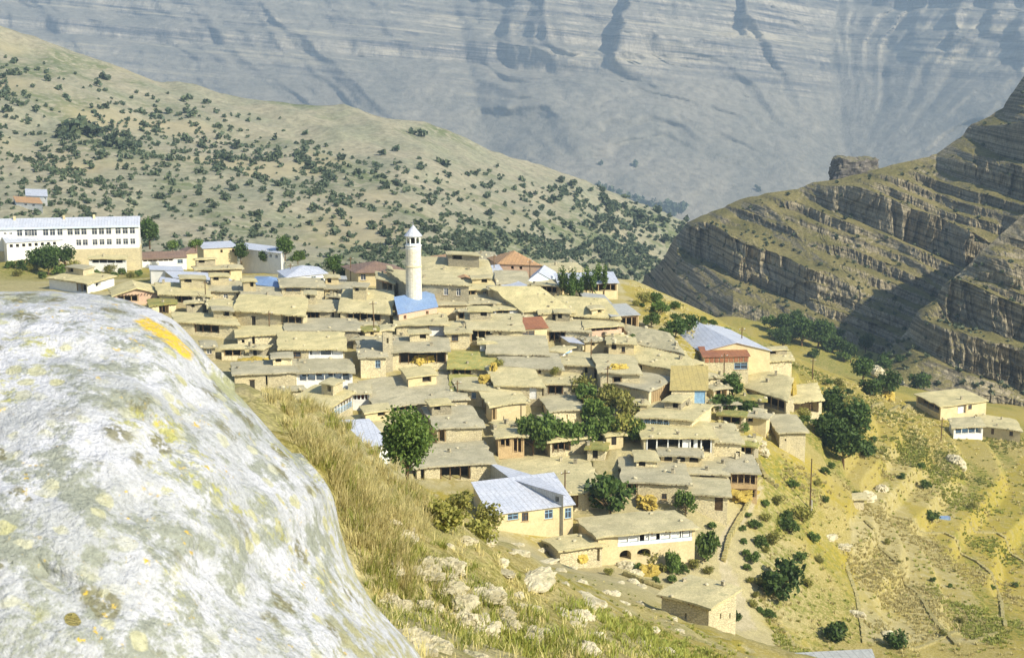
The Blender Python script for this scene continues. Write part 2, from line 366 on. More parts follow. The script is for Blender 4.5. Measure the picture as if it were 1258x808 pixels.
def mountain_mat(name, slope1, slope2, rock1, rock2, lo, hi, strata=(.12, .0), sc=.05, fieldattr=False, bd=.6, pale=None, tilt=0.0, talus=None):
    b = NB(name, .95, .1); g = b.n('ShaderNodeNewGeometry'); p = g.outputs['Position']
    s = b.n('ShaderNodeSeparateXYZ'); b.l(g.outputs['Normal'], s.inputs[0])
    sl_ = b.mix(b.rmp(b.noise(p, sc, 6, .6), .35, .65), slope1, slope2)
    sl_ = b.bright(sl_, b.rmp(b.noise(p, sc * 9, 5, .7), .25, .75, .7, 1.3))
    px_ = b.n('ShaderNodeSeparateXYZ'); b.l(p, px_.inputs[0]); cz_ = b.n('ShaderNodeCombineXYZ'); b.l(px_.outputs[0], cz_.inputs[0]); b.l(px_.outputs[1], cz_.inputs[1]); b.l(b.math('ADD', px_.outputs[2], b.math('MULTIPLY', px_.outputs[0], tilt)), cz_.inputs[2]); pt_ = cz_.outputs[0]
    st = b.noise(b.mapped(pt_, (.012, .012, strata[0] * 4) if not pale else (.0016, .0016, strata[0] * 4)), 1.0, 6, .72)
    rk = b.mix(b.rmp(st, .38, .62), rock1, rock2)
    rk = b.bright(rk, b.rmp(b.noise(b.mapped(p, (1, 1, .35)), sc * 14, 4, .7), .25, .75, .62, 1.3))
    f = b.rmp(b.math('ADD', s.outputs[2], b.math('MULTIPLY', b.math('SUBTRACT', b.noise(p, sc * 4, 4), .5), .35)), lo, hi)
    if talus: tz_ = b.rmp(b.math('ADD', px_.outputs[2], b.math('MULTIPLY', b.math('SUBTRACT', b.noise(p, sc * .5, 4), .5), 420)), talus[0], talus[1]); f = b.math('MAXIMUM', f, b.math('SUBTRACT', 1.0, tz_))
    c = b.mix(f, rk, sl_)
    if pale: c = b.mix(b.rmp(b.noise(b.mapped(pt_, (.0014, .0014, strata[0] * 3.1)), 1.0, 6, .7), .55, .64, 0, .85) if not talus else b.math('MULTIPLY', b.math('MULTIPLY', b.rmp(b.noise(b.mapped(pt_, (.0014, .0014, strata[0] * 3.1)), 1.0, 6, .7), .55, .64), .85), tz_), c, pale)
    if fieldattr:
        a = b.n('ShaderNodeAttribute'); a.attribute_name = 'cover'; q = b.n('ShaderNodeSeparateColor'); b.l(a.outputs['Color'], q.inputs[0])
        c = b.mix(b.math('MULTIPLY', q.outputs[0], b.rmp(b.noise(p, .35, 3), .3, .5, .75, 1)), c, (.52, .46, .05))
        c = b.mix(b.math('MULTIPLY', q.outputs[1], b.rmp(b.noise(p, .2, 5), .38, .55)), c, (.10, .13, .05))
        c = b.mix(q.outputs[2], c, (.36, .31, .19))
    b.col(c); b.bump(b.noise(p, sc * 12, 5, .7), .7, bd); M[name] = b.m; return b.m
def strat(P, per, amp, tilt=(0, 0), lo=.55, hi=.9, seed=0, nscale=.02, joint=3.0, jf=.25):
    x, y, z = P[..., 0], P[..., 1], P[..., 2]
    q = (z + tilt[0] * x + tilt[1] * y + per * .5 * fbm(x * nscale, y * nscale, 0, 3, seed)) / per
    f = q - np.floor(q); am = amp * sstep(-.25, .35, fbm(x * nscale * .8, z * nscale * 1.6, np.floor(q) * 3.1, 3, seed + 5))
    am = am * (.6 + .4 * _h(np.floor(q), np.floor(q) * 0, np.floor(q) * 0, seed))
    z2 = z + per * (sstep(lo, hi, f) - f) * am
    cl = sstep(lo - .08, lo + .05, f) * (1 - sstep(hi - .02, hi + .1, f)) * am
    big = fbm(x * jf * .45, y * jf * .3, z * jf * .5, 4, seed + 9); fl = fbm(x * jf * 1.7 + big * 2, z * jf * .5, np.floor(q) * 1.7, 3, seed + 19, True)
    fq = np.floor(q); w0 = 1.4 / jf; bx = x + w0 * .5 * big; hh = fq * 0
    blk = _h(np.floor(bx / w0), fq, hh, seed + 2) + .6 * _h(np.floor(bx / (w0 * .37) + .7 * big), np.floor(z / (w0 * .8)), fq, seed + 3) + .3 * _h(np.floor(x / (w0 * .17)), np.floor(z / (w0 * .3)), fq, seed + 4)
    j = joint * cl * (1.1 * big + .25 * fl + .75 * (blk - .95))
    P = P.copy(); P[..., 2] = z2; P[..., 1] = y + j; return P, cl

# hillside with scattered shrubs, behind the village to the left
HB = poly2([(-500,345),(200,345),(500,365),(900,372)]); HRD = poly2([(-500,-20),(-100,25),(0,38),(100,70),(200,98),(300,114),(420,130),(520,148),(600,185),(700,220),(760,245),(830,272),(900,300)])
hbd = pl([-500, 0, 200, 500, 650, 780, 900], [400, 405, 410, 440, 560, 760, 900]); hrd = pl([-500, 0, 500, 830, 900], [1050, 1000, 980, 1050, 1080])
def hdisp(P, PX, VV):
    x, y = P[..., 0], P[..., 1]; e = sstep(0, .1, VV) 
    P = P.copy(); P[..., 2] += e * (5.5 * fbm(x * .011, y * .011, 0, 4, 31) + 4.2 * fbm((x + .6 * y) * .02, y * .012, 0, 4, 33, True)); return P
def hattr(P):
    qx, qy = proj(P); n = 3 * fbm(P[..., 0] * .15, P[..., 1] * .15, 0, 3, 8); A = np.zeros((*qx.shape, 4))
    A[..., 0] = 0 * inpoly(qx + n * .5, qy + n * .2, [(477,258),(490,252),(515,250),(541,257),(530,265),(516,268),(510,272),(490,276),(497,269),(484,266)])
    A[..., 1] = sstep(0, .5, fbm(P[..., 0] * .02, P[..., 1] * .02, 0, 3, 77)) * .8
    A[..., 2] = sstep(.1, .5, fbm(P[..., 0] * .015, P[..., 1] * .012, 0, 3, 79)) * .7
    return {'cover': A.reshape(-1, 4)}
mountain_mat('hill_slope', (.29, .265, .19), (.23, .23, .16), (.32, .285, .205), (.27, .255, .185), .55, .8, sc=.03, fieldattr=True, bd=.5)
sheet('hill', np.linspace(-500, 900, 500), np.linspace(0, 1, 190), HB, HRD, lambda a, v: hbd(a) + (hrd(a) - hbd(a)) * v ** 1.15, hdisp, M['hill_slope'], hattr, 30)

# the great far mountain wall
FK = 2.2
FB = poly2([(-600, 330), (1900, 330)]); FR = poly2([(-600, -190), (400, -150), (800, -190), (1900, -170)])
def fdep(a, v):
    d = 1350 + 780 * v ** 1.25
    c0 = 1045 - 60 * (v - .25) + 10 * fbm(v * 9, a * 0, 0, 3, 70)
    L_ = np.clip((c0 - a) / 330.0, 0, 1.6); R_ = np.clip((a - c0) / 260.0, 0, 1.6)
    d = d + (190 * (.15 + v) * np.where(a < c0, 1 - np.minimum(L_, 1) ** .8, 1 - np.minimum(R_, 1) ** .8)) + 150 * v * sstep(0, 1, R_) * -1   # V-shaped ravine
    g0 = 600 - 120 * (v - .3); d = d + 110 * v * np.exp(-np.abs(a - g0) / 70.0)                     # gully between the two shoulders
    d = d + 160 * sstep(560, 200, a + 150 * v) * v
    a_j = a + 6 * fbm(a * .02, v * 45, 0, 3, 67)
    d = d - 62 * sstep(742, 750, a_j - 150 * (v - .50)) * (1 - sstep(752, 1000, a)) * sstep(.46, .56, v)   # the dark chimney cliff
    d = d - 45 * sstep(903, 911, a) * (1 - sstep(911, 1010, a)) * sstep(.54, .60, v)
    jg = 9 * fbm(a * .03, v * 40, 0, 3, 66)
    for c_, w_, k_, v0 in ((1105, 60, 16, .47), (1150, 50, 22, .50), (1195, 60, 26, .54), (1235, 60, 18, .45), (640, 60, 12, .50)):
        f_ = (a + jg - 70 * (v - .5) - c_) / w_; d = d - k_ * sstep(0, .2, f_) * (1 - sstep(.2, 1.6, f_)) * sstep(v0, v0 + .06, v) * (1 - sstep(v0 + .14, v0 + .26, v))
    return d * FK
def fdisp(P, PX, VV):
    x, y, z = P[..., 0] / FK, P[..., 1] / FK, (P[..., 2] - CZ) / FK; e = sstep(0, .05, VV); up = sstep(.40, .58, VV + .12 * fbm(x * .004, z * .004, 0, 3, 40)); lf = sstep(640, 420, PX); rt = sstep(1040, 1100, PX)
    PY = FB(PX) + (FR(PX) - FB(PX)) * VV
    wp = fbm(PX * .011, PY * .014, 0, 4, 44)
    th = np.arctan2(np.maximum(222 - PY, 3), PX - 1045) + .13 * wp; rr_ = np.hypot(PX - 1045, PY - 222); am_ = sstep(10, 260, rr_)
    gc = fbm(th * 3.6, rr_ * .0016, 0, 5, 41, True); gc2 = fbm(th * 13, rr_ * .004, 0, 4, 42, True)                      # spurs and gullies run down to the notch
    ql = PX * .62 + PY * -.78 + 26 * wp; tl = PX * .78 + PY * .62
    gl = fbm(ql * .013, tl * .0022, 0, 5, 45, True); gl2 = fbm(ql * .05, tl * .005, 0, 4, 46, True)                      # slanting runnels on the left shoulder
    low = 1 - .30 * (1 - sstep(.30, .46, VV))
    yy = y - e * ((1 - lf) * am_ * low * (46 * gc + 13 * gc2) + lf * low * (26 * gl + 9 * gl2)) + e * 12 * fbm(x * .010, z * .012, 0, 6, 47) + e * 4 * fbm(x * .05, z * .06, 0, 4, 48)
    U = np.stack([x, yy, z], -1)
    amt = up * (1 - .45 * lf)
    P1, c1 = strat(U, 34, 1.0, (.10, 0), .42, .76, 51, .004, 12.0, .05)
    P1, c2 = strat(P1, 9, .9, (.11, 0), .45, .78, 57, .008, 4.0, .12)
    U = U + (P1 - U) * amt[..., None]
    return U * FK + np.array([0, 0, CZ])
mountain_mat('far_rock', (.23, .21, .175), (.18, .17, .145), (.07, .07, .08), (.34, .305, .25), .64, .97, strata=(.016, 0), sc=.006, bd=7.0, pale=(.36, .32, .24), tilt=.10, talus=(-10, 130))
sheet('mountain', np.linspace(-420, 1680, 640), np.linspace(0, 1, 280), FB, FR, fdep, fdisp, M['far_rock'], None, 260)

# the cliffed mountain across the gorge: back slope and nearer spur
mountain_mat('cliff_rock', (.13, .12, .045), (.20, .172, .074), (.125, .11, .08), (.36, .31, .215), .66, .92, strata=(.2, 0), sc=.06, bd=1.5, tilt=.36)
RB = poly2([(770,372),(900,395),(1000,415),(1100,455),(1300,500),(1700,520)])
RRG = poly2([(770,352),(790,345),(800,335),(815,318),(830,286),(860,264),(920,241),(1000,226),(1040,216),(1080,206),(1150,190),(1190,157),(1230,132),(1258,92),(1340,40),(1500,-60),(1700,-120)])
rbd = pl([770, 830, 900, 1000, 1100, 1300, 1700], [760, 640, 590, 565, 555, 540, 500]); rrd = pl([770, 830, 900, 1000, 1150, 1258, 1700], [780, 690, 690, 690, 700, 700, 680])
def rdisp(P, PX, VV):
    x, y, z = P[..., 0], P[..., 1], P[..., 2]; e = sstep(0, .06, VV) * (1 - .75 * sstep(.93, 1, VV)); S0 = None; kp = 1 - .8 * sstep(.86, 1.0, VV)
    P = P.copy(); P[..., 1] = y + e * (16 * fbm(x * .018, z * .02, 0, 4, 61) - 9 * fbm((x + .8 * z) * .03, z * .008, 0, 3, 63, True))
    Q0 = P.copy(); P, c1 = strat(P, 20, 1.05, (.36, 0), .38, .66, 65, .013, 11.0, .16)
    P, c2 = strat(P, 6.0, .85, (.36, 0), .45, .76, 71, .03, 5.0, .4)
    P = Q0 + (P - Q0) * kp[..., None]
    x, y, z = P[..., 0], P[..., 1], P[..., 2]; P[..., 1] -= e * (1.5 * fbm(x * .16, z * .22, y * .05, 4, 73) + .9 * fbm(x * .5, z * .6, 0, 3, 74))
    return P
sheet('cliff_mountain', np.r_[np.linspace(770, 1290, 540), np.linspace(1293, 1700, 60)], np.linspace(0, 1, 285), RB, RRG, lambda a, v: rbd(a) + (rrd(a) - rbd(a)) * v ** 1.1, rdisp, M['cliff_rock'], None, 40, False)
SB = poly2([(1075,452),(1100,468),(1180,490),(1300,520),(1800,560)])
SR = poly2([(1075,448),(1084,432),(1100,420),(1107,412),(1126,384),(1161,352),(1198,316),(1258,262),(1400,150),(1800,0)])
sbd = pl([1075, 1100, 1200, 1800], [482, 470, 470, 520]); srd = pl([1075, 1100, 1258, 1800], [520, 516, 522, 560])
def sdisp(P, PX, VV):
    x, y, z = P[..., 0], P[..., 1], P[..., 2]; e = sstep(0, .06, VV) * (1 - .8 * sstep(.9, 1, VV))
    P = P.copy(); P[..., 1] = y + e * (9 * fbm(x * .025, z * .03, 0, 4, 81) - 6 * fbm((x + .6 * z) * .04, z * .01, 0, 3, 83, True))
    Q0 = P.copy(); kp = 1 - .75 * sstep(.84, 1.0, VV); P, c1 = strat(P, 15, 1.05, (.30, 0), .40, .68, 85, .016, 9.0, .2)
    P, c2 = strat(P, 5.0, .85, (.30, 0), .45, .76, 91, .035, 4.0, .5)
    P = Q0 + (P - Q0) * kp[..., None]
    x, y, z = P[..., 0], P[..., 1], P[..., 2]; P[..., 1] -= e * (1.2 * fbm(x * .2, z * .28, y * .05, 4, 93) + .7 * fbm(x * .6, z * .7, 0, 3, 94))
    return P
sheet('cliff_spur', np.r_[np.linspace(1075, 1290, 290), np.linspace(1293, 1800, 60)], np.linspace(0, 1, 240), SB, SR, lambda a, v: sbd(a) + (srd(a) - sbd(a)) * v ** 1.1, sdisp, M['cliff_rock'], None, 30, False)
# low bluff just off to the right whose shaded flank stands behind the far farmhouse
def blob_rock(name, c, size, seed, mat, n=26, rough=.35, fx=1.2, blocky=0.0, parent=None):
    th = np.linspace(0, 2 * math.pi, n * 2 + 1); ph = np.linspace(0.0, math.pi, n)
    T, F = np.meshgrid(th, ph); d = np.stack([np.sin(F) * np.cos(T), np.sin(F) * np.sin(T), np.cos(F)], -1)
    if blocky: d = d / (np.abs(d) ** 6).sum(-1, keepdims=True) ** (1 / 6) * blocky + d * (1 - blocky)
    r = 1 + rough * fbm(d[..., 0] * fx + seed, d[..., 1] * fx, d[..., 2] * fx, 4, seed) + rough * .4 * fbm(d[..., 0] * fx * 3 + seed, d[..., 1] * fx * 3, d[..., 2] * fx * 3, 3, seed + 3, True)
    V = d * r[..., None] * np.array(size)
    me = mesh_np(name, V, gridq(n, n * 2 + 1, True), mat, False); return me
mountain_mat('butte_rock', (.16, .15, .09), (.14, .13, .08), (.12, .11, .10), (.18, .16, .14), .5, .8, strata=(.2, 0), sc=.08, bd=.5)
p = at(1051, 212, 720.0)
o = struct(link('rock_butte', blob_rock('rock_butte', p, (11.5, 7, 7.5), 4, M['butte_rock'], 40, .3, 1.8, .8), None, p))
# ------------------------------------------------------------------ building kit
class MB:
    def __init__(s): s.V = []; s.F = []; s.I = []
    def face(s, pts, mi=0):
        k = len(s.V); s.V += [tuple(p) for p in pts]; s.F.append(tuple(range(k, k + len(pts)))); s.I.append(mi)
    def box(s, x0, x1, y0, y1, z0, z1, mi=0):
        k = len(s.V); s.V += [(x0,y0,z0),(x1,y0,z0),(x1,y1,z0),(x0,y1,z0),(x0,y0,z1),(x1,y0,z1),(x1,y1,z1),(x0,y1,z1)]
        for f in ((0,3,2,1),(4,5,6,7),(0,1,5,4),(1,2,6,5),(2,3,7,6),(3,0,4,7)): s.F.append(tuple(k + i for i in f)); s.I.append(mi)
    def hexa(s, b, t, mi=0):                     # bottom 4 and top 4 points
        k = len(s.V); s.V += [tuple(p) for p in b] + [tuple(p) for p in t]
        for f in ((0,3,2,1),(4,5,6,7),(0,1,5,4),(1,2,6,5),(2,3,7,6),(3,0,4,7)): s.F.append(tuple(k + i for i in f)); s.I.append(mi)
    def tube(s, p, q, r0, r1, n=7, mi=0, cap=True):
        p, q = np.array(p, float), np.array(q, float); d = (q - p) / max(1e-9, np.linalg.norm(q - p))
        a = np.cross(d, (0, 0, 1) if abs(d[2]) < .9 else (1, 0, 0)); a /= np.linalg.norm(a); b = np.cross(d, a); k = len(s.V)
        for c, r in ((p, r0), (q, r1)):
            for i in range(n):
                t = 2 * math.pi * i / n; s.V.append(tuple(c + r * (math.cos(t) * a + math.sin(t) * b)))
        for i in range(n): j = (i + 1) % n; s.F.append((k + i, k + n + i, k + n + j, k + j)); s.I.append(mi)
        if cap: s.F.append(tuple(k + i for i in range(n))); s.I.append(mi); s.F.append(tuple(k + n + i for i in reversed(range(n)))); s.I.append(mi)
    def build(s, name, mats, parent=None, loc=None, smooth=False):
        return link(name, mesh_py(name, s.V, s.F, mats, s.I, smooth), parent, loc)

def wall_face(mb, A, B, zt, zb, feats, smat, jit=0.0):
    """one wall from A to B (plan points), outward normal on the right of A->B; feats: (u0,u1,v0,v1,depth,back material index)"""
    A = np.array(A, float); B = np.array(B, float); L = np.linalg.norm(B - A); e = (B - A) / L; nrm = np.array([e[1], -e[0]])
    H = zt - zb
    us = sorted({0.0, 1.0, *[f[0] for f in feats], *[f[1] for f in feats]}); vs_ = sorted({0.0, H, *[min(f[2], H) for f in feats], *[min(f[3], H) for f in feats]})
    def P(u, v, d=0.0): q = A + e * L * u - nrm * d; return (q[0], q[1], zt - v)
    for i in range(len(us) - 1):
        for j in range(len(vs_) - 1):
            cu, cv = (us[i] + us[i + 1]) / 2, (vs_[j] + vs_[j + 1]) / 2
            if any(f[0] < cu < f[1] and f[2] < cv < f[3] for f in feats): continue
            mb.face([P(us[i], vs_[j + 1]), P(us[i + 1], vs_[j + 1]), P(us[i + 1], vs_[j]), P(us[i], vs_[j])], smat)
    for f in feats:
        u0, u1, v0, v1, d, bm = f[:6]; v1 = min(v1, H)
        mb.face([P(u0, v1, d), P(u1, v1, d), P(u1, v0, d), P(u0, v0, d)], bm)
        mb.face([P(u0, v1), P(u0, v1, d), P(u0, v0, d), P(u0, v0)], smat); mb.face([P(u1, v1, d), P(u1, v1), P(u1, v0), P(u1, v0, d)], smat)
        mb.face([P(u0, v0, d), P(u1, v0, d), P(u1, v0), P(u0, v0)], smat); mb.face([P(u0, v1), P(u1, v1), P(u1, v1, d), P(u0, v1, d)], smat)
    return P, L

def dress(root, P, L, feats, org):
    """windows, doors, posts, railings for a wall; each a part of its own"""
    def bar(mb, u0, u1, v0, v1, d0, d1, mi=0):
        b = [P(u0, v1, d0), P(u1, v1, d0), P(u1, v1, d1), P(u0, v1, d1)]; t = [P(u0, v0, d0), P(u1, v0, d0), P(u1, v0, d1), P(u0, v0, d1)]
        mb.hexa(b, t, mi)
    for f in feats:
        k, u0, u1, v0, v1 = f[:5]; ex = f[5] if len(f) > 5 else {}
        m = ex.get('m')
        if k == 'W':
            fr = MB(); tu = .07 / L; tv = .07
            bar(fr, u0, u1, v0, v0 + tv, .06, .14); bar(fr, u0, u1, v1 - tv, v1, .06, .14); bar(fr, u0, u0 + tu, v0 + tv, v1 - tv, .06, .14); bar(fr, u1 - tu, u1, v0 + tv, v1 - tv, .06, .14)
            um = (u0 + u1) / 2; bar(fr, um - tu / 2, um + tu / 2, v0 + tv, v1 - tv, .07, .13); vm = v0 + (v1 - v0) * .35; bar(fr, u0 + tu, um - tu / 2, vm - .03, vm + .03, .075, .125); bar(fr, um + tu / 2, u1 - tu, vm - .03, vm + .03, .075, .125)
            w_ = fr.build('window', M[m or 'plaster_white'], root, org)
            pn = MB(); bar(pn, u0 + tu * .5, u1 - tu * .5, v0 + .03, v1 - .03, .135, .155); pn.build('pane', M['glass'], w_)
            if ex.get('sill', 1): s_ = MB(); bar(s_, u0 - .1 / L, u1 + .1 / L, v1 + .003, v1 + .08, -.1, .05); s_.build('sill', M['wood_pale'], w_)
        elif k == 'D':
            d = MB(); n = 3; 
            for i in range(n): a = u0 + (u1 - u0) * i / n; bar(d, a + .008 / L, a + (u1 - u0) / n - .008 / L, v0 + .02, v1 - .02, .10, .15)
            bar(d, u0 + .05 / L, u1 - .05 / L, v0 + (v1 - v0) * .2, v0 + (v1 - v0) * .2 + .1, .07, .10); bar(d, u0 + .05 / L, u1 - .05 / L, v0 + (v1 - v0) * .75, v0 + (v1 - v0) * .75 + .1, .07, .10)
            d_ = d.build('door', M[m or 'wood'], root, org)
            l_ = MB(); bar(l_, u0 - .1 / L, u1 + .1 / L, v0 - .14, v0 - .003, -.03, .06); l_.build('lintel', M['wood'], root, org)
        elif k == 'V':
            n = ex.get('n', max(2, int((u1 - u0) * L / 1.6))); pm = M[ex.get('post', 'wood_pale')]; pw = ex.get('pw', .14)
            for i in range(n + 1):
                uu = u0 + (u1 - u0) * i / n; uu = min(max(uu, u0 + pw / L), u1 - pw / L)
                q = MB(); bar(q, uu - pw / 2 / L, uu + pw / 2 / L, v0 + .001, v1 - .001, .04, .04 + pw); q.build('post', pm, root, org)
            q = MB(); bar(q, u0, u1, v0 - .02, v0 + .16, -.02, .035); q.build('beam', M['wood'], root, org)
            if ex.get('rail'):
                hh = ex.get('rh', .9); q = MB()
                if ex.get('solid'): bar(q, u0, u1, v1 - hh, v1 - .002, .0, .036)
                else:
                    bar(q, u0, u1, v1 - hh, v1 - hh + .08, .0, .036); nb = max(4, int((u1 - u0) * L / .35))
                    for i in range(nb): uu = u0 + (u1 - u0) * (i + .5) / nb; bar(q, uu - .04 / L, uu + .04 / L, v1 - hh + .08, v1 - .002, .005, .03)
                q.build('railing', M[ex['rail']], root, org)
            if ex.get('win'):                            # windows in the back wall of the gallery
                dd = ex.get('d', 1.8); nw = ex['win']
                for i in range(nw):
                    a = u0 + (u1 - u0) * (i + .22) / nw; c = u0 + (u1 - u0) * (i + .78) / nw; top = v0 + .25; bot = v0 + (v1 - v0) * .72
                    q = MB(); tu = .07 / L
                    bar(q, a, c, top, top + .08, dd - .07, dd - .004); bar(q, a, c, bot - .08, bot, dd - .07, dd - .004); bar(q, a, a + tu, top + .08, bot - .08, dd - .07, dd - .004); bar(q, c - tu, c, top + .08, bot - .08, dd - .07, dd - .004)
                    w_ = q.build('window', M[ex.get('wm', 'paint_blue')], root, org)
                    q = MB(); bar(q, a + tu, c - tu, top + .08, bot - .08, dd - .04, dd - .006); q.build('pane', M['glass'], w_)
            if ex.get('screen'):                         # curtain / plank infill between the posts
                for (a, c) in ex['screen']:
                    q = MB(); bar(q, u0 + (u1 - u0) * a, u0 + (u1 - u0) * c, v0 + .2, v1 - (ex.get('rh', .9) if ex.get('rail') else .4), .19, .23); q.build('screen_panel', M[ex.get('sm', 'plaster_white')], root, org)
        elif k == 'A':                                   # arch: spandrels round the head of the opening
            q = MB(); N = 10; uc = (u0 + u1) / 2; ru = (u1 - u0) / 2; rv = min((v1 - v0) * .5, ru * L)
            for i in range(N):
                t0, t1 = math.pi * i / N, math.pi * (i + 1) / N
                a0, a1 = uc - ru * math.cos(t0), uc - ru * math.cos(t1); b0, b1 = v0 + rv - rv * math.sin(t0), v0 + rv - rv * math.sin(t1)
                q.hexa([P(a0, b0, .004), P(a1, b1, .004), P(a1, b1, .3), P(a0, b0, .3)], [P(a0, v0 - .001, .004), P(a1, v0 - .001, .004), P(a1, v0 - .001, .3), P(a0, v0 - .001, .3)])
            q.build('arch', M[m or 'plaster_cream'], root, org)
        elif k == 'S':                                   # vertical boards, one part each
            n = ex.get('n', 8)
            for i in range(n):
                a = u0 + (u1 - u0) * (i + .1) / n; c = u0 + (u1 - u0) * (i + .9) / n; j = random.uniform(-.15, .15)
                q = MB(); bar(q, a, c, v0 + j, v1, -.09, -.01); q.build('plank', M[m or 'wood_pale'], root, org)

ROOFS = []
def roof_mesh(c, th, zf, kind, mats, rough, over, seed, nx=None, ny=None):
    """c: four plan corners (fl, fr, rr, rl); zf(u,w) height; real slab with thickness"""
    c = np.array(c, float)
    W = np.linalg.norm(c[1] - c[0]); D = np.linalg.norm(c[2] - c[1])
    nx = nx or max(4, int(W / 1.1) // 2 * 2); ny = ny or max(4, int(D / 1.1) // 2 * 2)
    ov = over if isinstance(over, (tuple, list)) else (over, over)
    u = np.linspace(-ov[0] / W, 1 + ov[0] / W, nx + 1); v = np.linspace(-ov[1] / D, 1 + ov[1] / D, ny + 1)
    if kind in ('gy',): u[nx // 2] = .5
    U, Wv = np.meshgrid(u, v)
    P = (c[0] * ((1 - U) * (1 - Wv))[..., None] + c[1] * (U * (1 - Wv))[..., None] + c[2] * (U * Wv)[..., None] + c[3] * ((1 - U) * Wv)[..., None])
    Z = zf(U, Wv)
    n1 = fbm(P[..., 0] * .3 + seed * 3.1, P[..., 1] * .3, seed, 3, 5); n2 = fbm(P[..., 0] * .8 + seed, P[..., 1] * .8, seed, 2, 6)
    Z = Z + rough * (1.2 * n1 + .5 * n2)
    if rough: Z[0] -= rough * .9; Z[-1] -= rough * .9; Z[:, 0] -= rough * .9; Z[:, -1] -= rough * .9
    P[..., 0] += rough * 2.6 * n2; P[..., 1] += rough * 2.6 * fbm(P[..., 0] * .7, P[..., 1] * .7, seed + 9.0, 2, 8)
    nr, nc = Z.shape; top = np.concatenate([P, Z[..., None]], -1).reshape(-1, 3); bot = top.copy(); bot[:, 2] -= th * (1 if not rough else 1)
    N = nr * nc; Q = gridq(nr, nc); Qs = [Q, Q[:, ::-1] + N]
    idx = np.arange(N).reshape(nr, nc); loop = np.r_[idx[0, :], idx[1:, -1], idx[-1, -2::-1], idx[-2:0:-1, 0]]; nx_ = np.roll(loop, -1)
    Qs.append(np.stack([loop + N, nx_ + N, nx_, loop], -1))
    return np.concatenate([top, bot]), np.concatenate(Qs)

